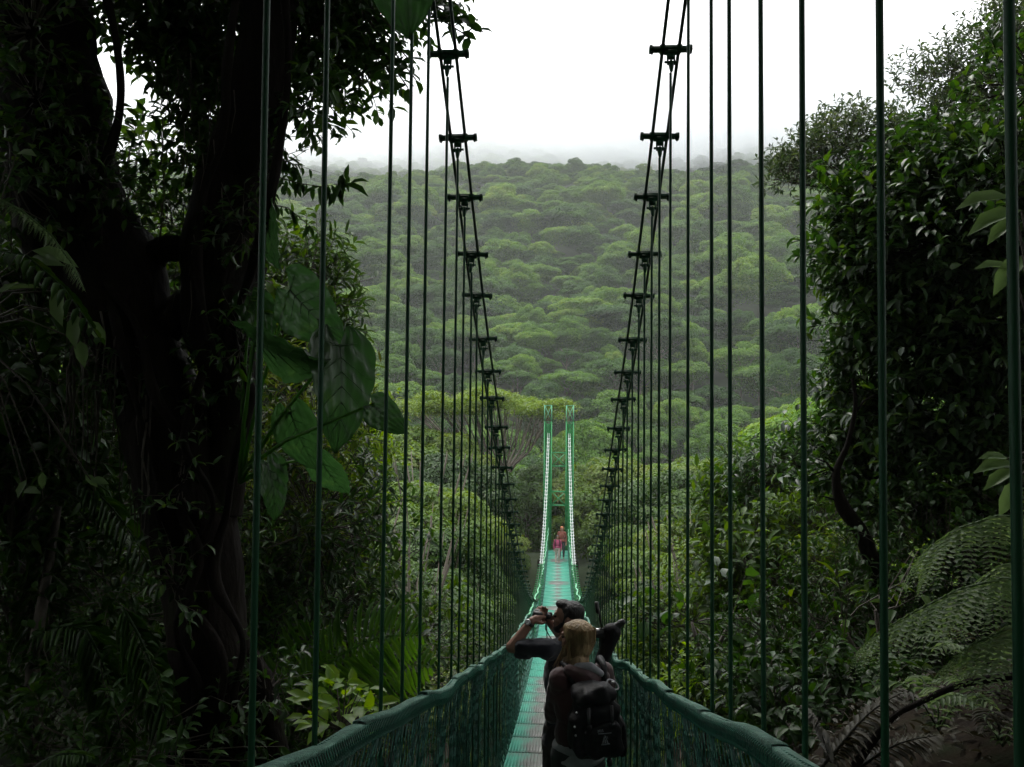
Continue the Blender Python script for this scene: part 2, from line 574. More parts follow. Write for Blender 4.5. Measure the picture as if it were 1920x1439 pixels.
HC = [crown_mesh('crown', 100 + i, [44, 60, 36, 70, 50, 40, 64][i], 9500, .052, [.50, .66, .85, .42, .60, 1.05, .55][i], M['hill'], 1.0, [.6, .7, .85, .5, .65, .9, .55][i], .11, .24) for i in range(7)]
MC = [crown_mesh('crown', 200 + i, [46, 70, 54, 38][i], 15000, .046, [.60, .55, .85, 1.0][i], M['mid'], 1.0, .7, .10, .23) for i in range(4)]
HT = [trunk_mesh('trunk', 300 + i, 1.5, .035, mat=M['palebark']) for i in range(3)]

# ------------------------------------------------------------------ far hillside forest


def band(v, cuts, names):
    for c, nme in zip(cuts, names):
        if v < c: return nme
    return names[-1]


def project(p):
    q = CAM_R.transposed() @ Vector(p)
    if q.z > -0.01: return None
    return 960 + F * q.x / -q.z, 719.5 - F * q.y / -q.z


hr = random.Random(5)
cands = []
y = 84.0
while y < 500:
    sp = 4.9 + y * .0035
    half = .72 * y + 30
    x = -half + hr.random() * sp - (0 if y < 200 else 10)
    while x < half:
        xx = x + hr.uniform(-.6, .6) * sp; yy = y + hr.uniform(-.6, .6) * sp
        z = ground(xx, yy)
        rad = sp * hr.choice((.45, .55, .65, .75, .85, 1.0, 1.25)) * hr.uniform(.85, 1.15)
        if yy > 300: rad = min(rad, 5.2)
        hgt = rad * .8 + (hr.uniform(3.5, 9.5) if yy < 300 else hr.uniform(4.5, 7.5))
        cands.append((xx, yy, z, rad, hgt))
        x += sp
    y += sp * .86
vis = []
rest = []
for c in cands:
    p = project((c[0], c[1], c[2] + c[4]))
    inview = p and 480 < p[0] < 1640 and 250 < p[1] < 1000
    (vis if inview else rest).append(c)
vis.sort(key=lambda c: c[1])
indiv, more = vis[:285], vis[285:]
rest += more
tones = ['dark green', 'mid green', 'yellowish green', 'olive green']
for i, (x, y, z, rad, h) in enumerate(indiv):
    k = hr.randrange(7)
    p = project((x, y, z + h))
    where = band(p[0], [600, 720, 830, 925, 1010, 1095, 1180, 1260, 1350, 1450, 9999], ['beside the heart leaves', 'behind the second left hanger', 'just left of the left main cable', 'behind the left main cable',
                        'left above the far tower', 'straight above the far tower', 'right above the far tower', 'behind the right main cable', 'just right of the right main cable', 'behind the inner right hangers', 'beside the glossy leaved tree'])
    hgtn = band(p[1], [600, 650, 700, 750, 800, 860, 5000], ['high up the', 'halfway up the', 'partway up the', 'on the lower', 'low on the', 'near the foot of the', 'at the foot of the'])
    size = 'broad flat' if HC[k] in (HC[0], HC[3]) else ('tall domed' if k in (2, 5) else 'rounded')
    lab_ = f'{size} tree crown {hgtn} hillside, {where}'
    if len(lab_.split()) > 15: lab_ = lab_.replace('tree crown', 'crown').replace('just ', '')
    t = thing('canopy_tree', lab_, 'tree', (x, y, z), 'rainforest trees covering the far hillside', hr.random() * 6.28)
    cz = h - .45 * rad
    c = put('crown', HC[k], None, t, (0, 0, cz)); c.scale = (rad, rad * hr.uniform(.85, 1.1), rad * hr.uniform(.85, 1.15))
    tr = put('trunk', HT[i % 3], None, t, (0, 0, cz)); s = max(cz / 1.5, rad * .6); tr.scale = (rad, rad, s)


def gn_scatter(name, pts, scales, rots, objs, label, cat):
    V = np.array(pts, dtype=np.float32)
    me = bpy.data.meshes.new(name)
    me.vertices.add(len(V)); me.vertices.foreach_set('co', V.ravel())
    a = me.attributes.new('sc', 'FLOAT', 'POINT'); a.data.foreach_set('value', np.array(scales, dtype=np.float32))
    a = me.attributes.new('rz', 'FLOAT', 'POINT'); a.data.foreach_set('value', np.array(rots, dtype=np.float32))
    me.update()
    o = bpy.data.objects.new(name, me); COL.objects.link(o)
    g = bpy.data.node_groups.new(name, 'GeometryNodeTree')
    g.interface.new_socket('Geometry', in_out='INPUT', socket_type='NodeSocketGeometry')
    g.interface.new_socket('Geometry', in_out='OUTPUT', socket_type='NodeSocketGeometry')
    gi = g.nodes.new('NodeGroupInput'); go = g.nodes.new('NodeGroupOutput')
    gm = g.nodes.new('GeometryNodeGeometryToInstance')
    for ob in reversed(objs):
        n = g.nodes.new('GeometryNodeObjectInfo'); n.inputs['Object'].default_value = ob
        n.transform_space = 'ORIGINAL'
        g.links.new(n.outputs['Geometry'], gm.inputs[0])
    ip = g.nodes.new('GeometryNodeInstanceOnPoints')
    ip.inputs['Pick Instance'].default_value = True
    s = g.nodes.new('GeometryNodeInputNamedAttribute'); s.data_type = 'FLOAT'; s.inputs['Name'].default_value = 'sc'
    r = g.nodes.new('GeometryNodeInputNamedAttribute'); r.data_type = 'FLOAT'; r.inputs['Name'].default_value = 'rz'
    cx = g.nodes.new('ShaderNodeCombineXYZ')
    g.links.new(r.outputs[0], cx.inputs[2])
    g.links.new(gi.outputs[0], ip.inputs['Points']); g.links.new(gm.outputs[0], ip.inputs['Instance'])
    rv = g.nodes.new('FunctionNodeRandomValue'); rv.data_type = 'INT'
    ints = [q for q in rv.inputs if q.type == 'INT' and q.name in ('Min', 'Max')]
    ints[0].default_value = 0; ints[1].default_value = len(objs) - 1
    g.links.new([q for q in rv.outputs if q.type == 'INT'][0], ip.inputs['Instance Index'])
    g.links.new(s.outputs[0], ip.inputs['Scale']); g.links.new(cx.outputs[0], ip.inputs['Rotation'])
    g.links.new(ip.outputs[0], go.inputs[0])
    md = o.modifiers.new('scatter', 'NODES'); md.node_group = g
    return props(o, label, cat, None, 'stuff')


srcs = []
for me in HC:
    for o in COL.objects:
        if o.data is me:
            srcs.append(o); break
# the forest between bridge and hillside, at the sides and on the upper slope
extra = []
for i in range(260):
    x = hr.uniform(-120, 120); y = hr.uniform(14, 82)
    if abs(x) < 9 + (0 if y < 56 else 3): continue
    p = project((x, y, ground(x, y) + 8))
    if p and 600 < p[0] < 1560 and y < 75: continue
    extra.append((x, y, ground(x, y), hr.uniform(4, 7), hr.uniform(7, 13)))
allp = rest + extra
gn_scatter('distant_forest', [(c[0], c[1], c[2] + c[4] - .45 * c[3]) for c in allp], [c[3] for c in allp], [hr.random() * 6.28 for c in allp],
           srcs, 'dense rainforest canopy climbing to the misty ridge of the far hillside', 'forest')

# ------------------------------------------------------------------ nearer forest trees beside and behind the far end
MT = [trunk_mesh('trunk', 340 + i, 2.0, .05, .6, 9, M['palebark']) for i in range(2)]
BX_ = -0.02
mids = [  # px, py of the crown top, distance, radius, crown mesh, tone words
    (690, 880, 38, 4.2, 0), (790, 905, 33, 3.6, 1), (870, 985, 30, 2.9, 2), (640, 1010, 27, 3.4, 1), (760, 1060, 24, 2.9, 0),
    (860, 1110, 22, 2.3, 1), (925, 1060, 36, 3.0, 0), (700, 1180, 19, 2.5, 2), (905, 1180, 21, 2.2, 1), (970, 960, 50, 4.0, 1),
    (880, 860, 52, 4.6, 0), (790, 800, 56, 5.2, 1), (700, 760, 60, 5.6, 3), (990, 880, 62, 5.0, 0), (620, 830, 46, 5.0, 0),
    (1150, 860, 60, 5.0, 1), (1230, 890, 50, 4.6, 0), (1310, 860, 56, 5.0, 1), (1400, 880, 50, 4.6, 3), (1140, 975, 46, 3.8, 1),
    (1210, 1010, 36, 3.4, 0), (1300, 980, 38, 3.8, 1), (1150, 1080, 33, 2.6, 2), (1200, 1150, 25, 2.4, 1), (1260, 1210, 20, 2.2, 0),
    (1100, 880, 66, 5.0, 0), (1180, 1230, 19, 1.8, 1), (1060, 900, 70, 5.5, 1), (820, 1230, 17, 1.9, 0), (1490, 830, 55, 5.4, 0),
    (930, 1230, 24, 2.0, 1), (1110, 1190, 27, 2.2, 0), (590, 930, 36, 4.2, 1), (1130, 920, 56, 4.2, 2), (960, 1110, 33, 2.6, 1),
    (750, 960, 31, 3.0, 3), (1250, 1090, 28, 2.8, 3), (1350, 1090, 26, 3.0, 0), (1420, 1000, 30, 3.6, 1)]
mr = random.Random(9)
for i, (px, py, d, rad, k) in enumerate(mids):
    p = P(px, py, d)
    if d < 55 and abs(p.x - BX_) < rad * 1.12 + 1.1:
        p.x = BX_ + (-1 if px < 1050 else 1) * (rad * 1.12 + 1.1)
    gz = min(ground(p.x, p.y), p.z - rad * 1.2)
    side = 'left' if px < 1050 else 'right'
    dist = 'beyond the far tower' if d > 54 else ('beside the far bridge end' if d > 40 else ('below the bridge middle' if d > 25 else 'in the ravine near the rail'))
    look = ['rounded', 'many lobed', 'tall domed', 'narrow dense'][k]
    hgt = 'high' if py < 900 else ('middling' if py < 1080 else 'low')
    t = thing('forest_tree', f'{look} {hgt} tree {dist}, {side} side', 'tree', (p.x, p.y, gz), 'forest trees around the bridge', mr.random() * 6)
    flat = [.60, .55, .85, 1.0][k]
    cz = p.z - gz - rad * (flat + .1)
    c = put('crown', MC[k], None, t, (0, 0, cz)); c.scale = (rad, rad, rad)
    tr = put('trunk', MT[i % 2], None, t, (0, 0, cz)); tr.scale = (rad * .7, rad * .7, max(cz / 2, .4))

# low scrub on the ravine slopes under the bridge
pts, sc, rz = [], [], []
for i in range(900):
    x = mr.uniform(-16, 16); y = mr.uniform(9, 64)
    if 44 < y < 60 and abs(x) < 2.2: continue
    z = ground(x, y)
    r_ = mr.uniform(.7, 1.7)
    if abs(x) < 1.3 + r_ * 1.15 and z + r_ > deck(y) - .8: continue
    pts.append((x, y, z - .1)); sc.append(r_); rz.append(mr.random() * 6)
srcm = [next(o for o in COL.objects if o.data is m) for m in MC]
gn_scatter('ravine_scrub', pts, sc, rz, srcm, 'low leafy scrub covering the ravine slopes under the bridge', 'scrub')

# umbrella tree: flat layered crown on spreading bare limbs
ub = P(948, 900, 60); ub.z = -17
ut = thing('umbrella_tree', 'wide flat topped yellow green tree with fanning bare limbs left of the far tower', 'tree', ub)
mb = MB(); Aa = []
fork = P(945, 905, 60)
mb.tube([(0, 0, 0), (.2, 0, (fork.z - ub.z) * .5), fork - ub], [.45, .32, .26], 9)
ur = random.Random(3)
for i in range(22):
    px = 765 + i * 13.5 + ur.uniform(-8, 8)
    dy = ur.uniform(-4.0, 4.0)
    top = 735 + abs(px - 915) * .12 + ur.uniform(-8, 26)
    e = P(px, top, 60 + dy)
    m1 = fork.lerp(e, .5) + Vector((0, 0, -.5))
    m0 = fork.lerp(e, .22) + Vector((0, 0, .1))
    mb.tube([fork - ub, m0 - ub, m1 - ub, e - ub], [.13, .09, .06, .03], 5)
    for j in range(3):
        e2 = e + Vector((ur.uniform(-.9, .9), ur.uniform(-1, 1), ur.uniform(-.1, .35)))
        mb.tube([m1 - ub, m1.lerp(e2, .6) - ub, e2 - ub], [.035, .025, .015], 4)
        n = 520
        c = npv(e2 - ub)
        dxy = rng.normal(size=(n, 3)) * np.array([.50, .5, .11])
        Pp = c + dxy - np.array([0, 0, 1]) * (dxy[:, :1] ** 2 + dxy[:, 1:2] ** 2) * .25
        nn = unit(rng.normal(size=(n, 3)) * .3 + np.array([0, 0, 1]))
        Aa.append((Pp, unit(np.cross(nn, rng.normal(size=(n, 3)))), nn))
put('trunk', mb.mesh('trunk', True), M['palebark'], ut)
Pp = np.concatenate([a[0] for a in Aa]); D = np.concatenate([a[1] for a in Aa]); N = np.concatenate([a[2] for a in Aa])
put('crown', leaf_mesh('crown', Pp, D, N, .16, .10), M['umbrella'], ut)

# ------------------------------------------------------------------ the suspension bridge
BX = -0.02
HW = 0.61
bridge = thing('suspension_bridge', 'long green hanging footbridge with netted sides leading to a lattice tower', 'footbridge', (BX, 0, 0))
END = 52.0


def bpart(name, me, mat, loc=None, kind=None, label=None, parent=None):
    return put(name, me, mat, parent or bridge, loc, kind, label)


stL = [1.80, 2.27, 2.72, 3.20, 3.60, 4.06, 4.76, 5.27, 5.70, 6.19, 6.62, 7.19, 7.71, 8.21, 8.82]
stR = [.72, 1.18, 1.64, 2.17, 2.63, 3.11, 3.48, 4.09, 4.75, 5.27, 5.70, 6.19, 6.62, 7.19, 7.71, 8.21, 8.82]
stL.remove(2.72)
br = random.Random(21)
for s_ in (stL, stR):
    y = 8.82
    while y < END - .9:
        y += .50
        s_.append(y + br.uniform(-.02, .02))
CSEP = .044
# clamp pieces, modelled about the clamp's centre
mb = MB(); mb.box((0, 0, 0), (.232, .034, .020)); mb.box((0, 0, .014), (.12, .026, .010)); mb.box((0, 0, -.018), (.07, .028, .02))
for sx in (-1, 1):
    mb.box((sx * .108, 0, 0), (.016, .04, .030)); mb.tube([(sx * CSEP, -.03, 0), (sx * CSEP, .03, 0)], .016, 8)
CB = mb.mesh('bar')
mb = MB()
mb.tube([(0, 0, .014), (0, 0, -.030)], .006, 6); mb.lathe((0, 0, -.012), (0, 0, -1), [(0, .010), (.009, .010)], 6); mb.lathe((0, 0, .012), (0, 0, 1), [(0, .010), (.008, .010)], 6)
BOLT = mb.mesh('bolt')
mb = MB()
mb.box((0, 0, -.045), (.044, .020, .03)); mb.box((-.018, 0, -.075), (.008, .018, .04)); mb.box((.018, 0, -.075), (.008, .018, .04))
mb.tube([(-.036, 0, -.082), (.036, 0, -.082)], .007, 6); mb.lathe((0, 0, -.072), (0, 0, -1), [(0, .008), (.02, .016), (.05, .012), (.07, .007)], 8)
CLEV = mb.mesh('clevis')
full = MB()
for m_ in (CB, BOLT, CLEV):
    offs = [(0, 0, 0)] if m_ is not BOLT else [(-.102, 0, 0), (.102, 0, 0)]
    for of in offs:
        V = [Vector(v.co) + Vector(of) for v in m_.vertices]
        full.add(V, [tuple(p.vertices) for p in m_.polygons if len(p.vertices) == 3], [tuple(p.vertices) for p in m_.polygons if len(p.vertices) == 4])
CLAMP = full.mesh('cable_clamp')
hang_u = MB(); hang_u.tube([(0, 0, 0), (0, 0, -1)], 1.0, 8); HANG = hang_u.mesh('hanger', True)
for sgn, sts in ((-1, stL), (1, stR)):
    for i, y in enumerate(sts):
        z = cable(y)
        slope = -.661 + .02124 * y
        fars = y > 26
        ml, mh = (M['palegrey'] if y > 33 else M['green']), (M['greenbright'] if fars else M['green'])
        R = Matrix.Rotation(math.atan(slope), 4, 'X')
        jit = br.uniform(-.05, .05)
        if z - .12 > deck(y) + .15:
            if y < 12:
                root = put('cable_clamp', CB, M['green'], bridge, (sgn * HW, y, z)); root.rotation_euler = (math.atan(slope) * .5, jit, 0)
                for sx in (-1, 1):
                    put('bolt', BOLT, M['cable'], root, (sx * .102, 0, 0))
                put('clevis', CLEV, M['green'], root, (0, 0, 0))
            else:
                mesh_c = CLAMP
                root = put('cable_clamp', mesh_c, M['green'], bridge, (sgn * HW, y, z)); root.rotation_euler = (math.atan(slope) * .5, jit, 0)
                if y > 33: root.scale = (.75, .8, .6)
            top = z - .13
            bot = deck(y) - .06
            h = put('hanger', HANG, M['green'], bridge, (sgn * HW, y, top))
            rr = .0075
            h.scale = (rr, rr, top - bot)
            h.rotation_euler = (br.uniform(-.002, .002), br.uniform(-.0022, .0022), 0)
            if y > 24:  # far hangers and clamps take a lit copy of the same green
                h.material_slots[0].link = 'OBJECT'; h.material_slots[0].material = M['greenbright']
                root.material_slots[0].link = 'OBJECT'; root.material_slots[0].material = M['palegrey'] if y > 33 else M['greenbright']
# main cables: one pair on each side
yy = list(np.linspace(-1.2, END, 90))
for sgn in (-1, 1):
    for sx in (-1, 1):
        for (a, b, mt) in ((0, 58, M['cable']), (57, 90, M['palegrey'])):  # far stretch of the same cables in a paler grey
            mb = MB(); mb.tube([(sgn * HW + sx * CSEP, y, cable(y)) for y in yy[a:b]], .0095, 8)
            bpart('main_cable', mb.mesh('main_cable', True), mt)
        mb = MB(); mb.tube([(sgn * HW + sx * CSEP, END, cable(END)), (sgn * (HW + .1) + sx * CSEP, END + 7, -8.4)], .0095, 6)
        bpart('anchor_cable', mb.mesh('anchor_cable', True), M['palegrey'])

# deck panels
PL = 1.1


def deck_panel_mesh(name, L=PL):
    mb = MB(); w_ = 1.14
    mb.box((0, 0, -.012), (w_, L - .003, .010))
    n = 30
    for k in range(n):
        x = -w_ / 2 + (k + .5) * w_ / n
        mb.box((x, 0, -.001), (.017, L - .004, .026), taper=.8)
    for yb in (-L / 2 + .012, L / 2 - .012):
        mb.box((0, yb, -.0015), (w_ - .01, .008, .010))
    return mb.mesh(name)


DP = deck_panel_mesh('deck_panel'); DP.materials.append(M['deck_worn'])
DP2 = DP.copy(); DP2.materials.clear(); DP2.materials.append(M['deck_green'])
mb = MB(); mb.box((0, 0, 0), (1.36, .05, .06)); XB = mb.mesh('crossbeam')
y = -.6
k = 0
while y < END + .8:
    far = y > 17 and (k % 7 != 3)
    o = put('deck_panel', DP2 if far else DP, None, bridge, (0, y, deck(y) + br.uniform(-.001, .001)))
    o.rotation_euler = (math.atan(-.2385 + .00482 * y), br.uniform(-.002, .002), 0)
    x_ = put('crossbeam', XB, M['green'], bridge, (0, y - PL / 2, deck(y - PL / 2) - .065))
    y += PL * math.cos(math.atan(-.2385 + .00482 * y)); k += 1
for sgn in (-1, 1):
    mb = MB(); mb.tube([(sgn * .585, y, deck(y) + .02) for y in np.linspace(-1, END, 60)], .014, 6)
    bpart('edge_cable', mb.mesh('edge_cable', True), M['net'])
    mb = MB(); mb.tube([(sgn * .45, y, deck(y) - .04) for y in np.linspace(-1, END, 60)], .013, 6)
    bpart('deck_cable', mb.mesh('deck_cable', True), M['cable'])


def wob(sgn, y):
    """sideways and vertical waver of the hand line"""
    wx = .008 * math.sin(y * 2.1 + sgn) + .014 * math.sin(y * .83 + 2 * sgn) + .022 * min(1, max(0, (y - 5) / 3)) * math.sin(y * 2.6 + sgn * 1.7)
    wz = (.007 * math.sin(y * 2.6 + 1.3 * sgn) + .005 * math.sin(y * 5.1 + .4)) * (1 if y < 4 else 1.5)
    if y > 12: wz *= 1.3; wx *= .75
    return wx, wz


def railp(sgn, y):
    wx, wz = wob(sgn, y)
    return Vector((sgn * (.592 if sgn > 0 else .580) + wx, y, rail(y) + wz - (.035 * max(0, 1 - y / 8) if sgn < 0 else .008)))


# chain-link side nets: real wires, joined (tens of thousands of segments)
def net(sgn, y0, y1, cell, rows, wr):
    n = int((y1 - y0) / cell)
    V, T = [], []
    ii = np.arange(n + 1)
    yv = y0 + ii * cell
    top = np.array([npv(railp(sgn, y)) for y in yv]); top[:, 2] -= .03
    botz = np.array([deck(y) + .01 for y in yv])
    pts = np.zeros((n + 1, rows + 1, 3))
    for j in range(rows + 1):
        t = j / rows
        zig = (cell * .52) * (1 if j % 2 else -1)
        fold = .022 * np.sin(yv * 7.3 + 2.2 * t + 3 * np.sin(yv * 1.1)) * np.sin(t * PI) + .016 * np.sin(yv * 17 + 1.5 * t)
        bulge = .05 * math.sin(t * PI) * (1 + .5 * np.sin(yv * .9))
        pts[:, j, 0] = top[:, 0] * (1 - t) + sgn * .575 * t + sgn * (bulge + fold)
        pts[:, j, 1] = yv + zig + .01 * np.sin(yv * 31 + j)
        pts[:, j, 2] = top[:, 2] * (1 - t) + botz * t
    A = pts[:, :-1].reshape(-1, 3); B = pts[:, 1:].reshape(-1, 3)
    offs = np.array([(0, wr, 0), (wr * .87, -wr * .5, 0), (-wr * .87, -wr * .5, 0)])
    V = np.concatenate([A[:, None] + offs[None], B[:, None] + offs[None]], 1)
    off = (np.arange(len(A)) * 6)[:, None, None]
    q = (np.array([(0, 1, 4, 3), (1, 2, 5, 4), (2, 0, 3, 5)])[None] + off).reshape(-1, 4)
    return mesh_np('side_net', V.reshape(-1, 3), quads=q)


for sgn in (-1, 1):
    bpart('side_net', net(sgn, .3, 14, .020, 34, .0019), M['netdark'], kind='stuff')
    bpart('side_net', net(sgn * 1.0, .31, 14, .031, 26, .0022), M['net'], kind='stuff')
    bpart('side_net', net(sgn, 14, END, .055, 22, .0034), M['net'], kind='stuff')
    mb = MB(); mb.tube([railp(sgn, y) + Vector((0, 0, -.02)) for y in np.linspace(-.6, END, 260)], .011, 6)
    bpart('handrail_cable', mb.mesh('handrail_cable', True), M['cable'])
    # lacing loops that tie the net to the hand line
    mb = MB(); y = .5
    while y < 13:
        c = railp(sgn, y) + Vector((0, 0, -.025))
        r_ = .030
        mb.tube([c + Vector((math.cos(a) * r_, .006 * math.sin(a * .5), math.sin(a) * r_ * 1.25)) for a in np.linspace(0, 2 * PI, 8)], .0022, 3, cap=False)
        y += .024
    bpart('lacing', mb.mesh('lacing'), M['net'], kind='stuff')
    # rail covers: folded strips lapped over each other
    y = -.3 + (.25 if sgn > 0 else 0)
    k = 0
    while y < END - .6:
        Lc = br.uniform(.85, 1.25) if y < 14 else 1.6
        a = railp(sgn, y); b = railp(sgn, y + Lc * .5); c = railp(sgn, y + Lc)
        lift = .010
        V = []; Q = []
        ns = 7
        prof = [(-.018, -.024), (-.020, .001), (-.018, .005), (0, .006), (.018, .005), (.020, .001), (.019, -.010)]
        for i in range(ns + 1):
            t = i / ns
            y_ = y - .03 + (Lc + .06) * t
            p = railp(sgn, y_)
            ends = .010 * (1 - t) ** 2 + .003
            for (u, v) in prof:
                fl = 1 + .10 * math.sin(i * 2.1 + k)
                V.append((p.x + u * fl, p.y, p.z + v + ends + lift * .3 + .003 * math.sin(i * 1.7 + k * 2)))
        m_ = len(prof)
        for i in range(ns):
            for j in range(m_ - 1):
                q0 = i * m_ + j
                Q.append((q0, q0 + 1, q0 + 1 + m_, q0 + m_))
        me = mesh_np('rail_cover', V, quads=Q, smooth=False)
        o = bpart('rail_cover', me, M['cover'] if y < 17 else M['mint'])  # far covers in mint: sky reflection put into the colour
        sm = o.modifiers.new('s', 'SOLIDIFY'); sm.thickness = .003
        y += Lc; k += 1

# lattice towers
def column(mb, x, y, z0, z1, s, step, r=.03):
    for sx in (-1, 1):
        for sy in (-1, 1):
            mb.box((x + sx * s / 2, y + sy * s / 2, (z0 + z1) / 2), (r * 2, r * 2, z1 - z0))
    n = max(1, round((z1 - z0) / step)); st = (z1 - z0) / n
    for i in range(n):
        a, b = z0 + i * st, z0 + (i + 1) * st
        for sy in (-1, 1):
            yy_ = y + sy * s / 2
            mb.tube([(x - s / 2, yy_, a), (x + s / 2, yy_, b)], r * .55, 4); mb.tube([(x + s / 2, yy_ + .01, a), (x - s / 2, yy_ + .01, b)], r * .55, 4)
            mb.box((x, yy_, b - .02), (s, r * 1.2, r * 1.2))
        for sx in (-1, 1):
            xx_ = x + sx * s / 2
            mb.tube([(xx_, y - s / 2, a), (xx_, y + s / 2, b)], r * .55, 4); mb.box((xx_, y, b - .02), (r * 1.2, s, r * 1.2))


for (ty, zt, zb) in ((END + .35, .95, -8.6), (-1.6, 5.6, -3.0)):
    tower = bpart('tower', (lambda m: m)(MB_ := MB()).mesh('tower') if False else mesh_np('tower', [(-.1, ty, zb - .5), (.1, ty, zb - .5), (.1, ty + .2, zb - .5), (-.1, ty + .2, zb - .5)], quads=[(0, 1, 2, 3)]), M['greenbright'])
    bpy.data.objects.remove(tower)
    mb = MB(); mb.box((0, ty, zb + .12), (2.4, 1.0, .5))
    tower = bpart('tower', mb.mesh('tower'), M['earth'])
    for sgn in (-1, 1):
        mb = MB(); column(mb, sgn * .645, ty, zt - .95, zt, .42, .95, .026)
        bpart('tower_head', mb.mesh('tower_head'), M['mint'], parent=tower)
        mb = MB(); column(mb, sgn * .645, ty, zb + .3, zt - .97, .42, .48, .034)
        bpart('leg', mb.mesh('leg'), M['greenbright'], parent=tower)
        mb = MB()
        for k in range(int((zt - 1.0 - zb) / .06)):
            z_ = zb + .4 + k * .06
            if z_ > zt - 1.05: break
            mb.box((sgn * .645, ty - .17 * (1 if ty > 0 else -1), z_), (.40, .006, .05))
        bpart('leg_grille', mb.mesh('leg_grille'), M['greenbright'], parent=tower, kind='stuff')
        mb = MB(); mb.lathe((sgn * .61 - .14, ty, cable(END) + .02 if ty > 0 else 5.0), (1, 0, 0), [(0, .10), (.02, .10), (.03, .06), (.25, .06), (.26, .10), (.28, .10)], 14)
        bpart('saddle', mb.mesh('saddle'), M['green'], parent=tower)
    for (za, zb2) in ((zt - 3.6, zt - 2.8), (zt - 5.9, zt - 5.1)):
        mb = MB()
        for sy in (-1, 1):
            y_ = ty + sy * .2
            mb.box((0, y_, za), (.86, .06, .06)); mb.box((0, y_, zb2), (.86, .06, .06))
            mb.tube([(-.42, y_, za), (.42, y_, zb2)], .022, 4); mb.tube([(.42, y_ + .01, za), (-.42, y_ + .01, zb2)], .022, 4)
        bpart('cross_brace', mb.mesh('cross_brace'), M['greenbright'], parent=tower)

#@@PEOPLE@@
# ------------------------------------------------------------------ people
M['skin'] = noise_mat('skin', S((.22, .11, .075), (.32, .17, .12)), 6, .5, .08, bscale=60)
M['hair_dark'] = noise_mat('dark_hair', S((.006, .005, .005), (.016, .012, .010)), 9, .55, .8, bscale=60, stretch=(1, 1, .25))
M['hair_blond'] = noise_mat('blond_hair', [(.3, (.12, .07, .028)), (.5, (.27, .18, .085)), (.7, (.42, .30, .16))], 26, .45, .9, bscale=70, stretch=(1, 1, .12))
M['hair_red'] = noise_mat('red_hair', S((.30, .09, .03), (.45, .16, .06)), 9, .6, .4)
M['navy'] = noise_mat('navy_cotton', S((.006, .007, .014), (.011, .013, .023)), 5, .85, .35, bscale=9, sheen=.2)
M['trousers'] = noise_mat('brown_trousers', S((.02, .016, .015), (.032, .026, .025)), 6, .85, .35, bscale=8)
M['maroon'] = noise_mat('maroon_jacket', S((.020, .005, .006), (.042, .009, .010)), 4, .75, .5, bscale=9, sheen=.2)
M['grey_cloth'] = noise_mat('grey_cloth', S((.20, .20, .215), (.32, .32, .34)), 12, .85, .4, bscale=18)
M['jeans'] = noise_mat('dark_trousers', S((.022, .026, .028), (.04, .045, .045)), 8, .85, .3)
M['black_nylon'] = noise_mat('black_nylon', S((.004, .004, .005), (.009, .009, .011)), 7, .6, .5, bscale=14, spec=.25)
M['black_rubber'] = noise_mat('black_rubber', S((.010, .010, .011), (.022, .022, .024)), 20, .42, .2)
M['steel'] = noise_mat('brushed_steel', S((.45, .45, .46), (.65, .65, .66)), 20, .3, .1, metal=.9)
M['print'] = noise_mat('grey_print', S((.16, .16, .18), (.24, .24, .27)), 30, .7)
M['pink'] = noise_mat('pink_top', S((.26, .035, .09), (.36, .06, .13)), 6, .8, .3)
M['rust'] = noise_mat('rust_jacket', S((.14, .04, .025), (.20, .06, .04)), 6, .8, .3)
M['beige'] = noise_mat('beige_trousers', S((.34, .28, .24), (.45, .38, .33)), 6, .8, .3)
M['eye'] = noise_mat('eye', S((.02, .015, .01), (.05, .03, .02)), 40, .1)


def cap(p0, r0, p1, r1):
    return ('c', Vector(p0), r0, Vector(p1), r1)


def ell(c, r, rot=None):
    return ('e', Vector(c), r, rot)


def fuse(prims, voxel, smooth=4, name='body', decimate=None):
    bm = bmesh.new()
    for p in prims:
        b = bmesh.new()
        if p[0] == 'c':
            for c, r in ((p[1], p[2]), (p[3], p[4])):
                bmesh.ops.create_icosphere(b, subdivisions=2, radius=r, matrix=Matrix.Translation(c))
            g = bmesh.ops.convex_hull(b, input=b.verts[:])
            bmesh.ops.delete(b, geom=[v for v in b.verts if not v.link_faces], context='VERTS')
        else:
            m = Matrix.Translation(p[1]) @ (p[3].to_4x4() if p[3] is not None else Matrix()) @ Matrix.Diagonal((*p[2], 1))
            bmesh.ops.create_icosphere(b, subdivisions=3, radius=1, matrix=m)
        t = bpy.data.meshes.new('t'); b.to_mesh(t); b.free()
        bm.from_mesh(t); bpy.data.meshes.remove(t)
    me = bpy.data.meshes.new(name); bm.to_mesh(me); bm.free()
    o = bpy.data.objects.new('tmp', me); COL.objects.link(o)
    r = o.modifiers.new('r', 'REMESH'); r.mode = 'VOXEL'; r.voxel_size = voxel
    s = o.modifiers.new('s', 'SMOOTH'); s.iterations = smooth; s.factor = .5
    dg = bpy.context.evaluated_depsgraph_get()
    out = bpy.data.meshes.new_from_object(o.evaluated_get(dg))
    bpy.data.objects.remove(o); bpy.data.meshes.remove(me)
    out.name = name
    out.polygons.foreach_set('use_smooth', np.ones(len(out.polygons), dtype=bool))
    return out


def frame(fw):
    fw = Vector(fw).normalized()
    rt = fw.cross(Vector((0, 0, 1))).normalized()
    up = rt.cross(fw)
    return fw, rt, up, Matrix((rt, fw, up)).transposed()


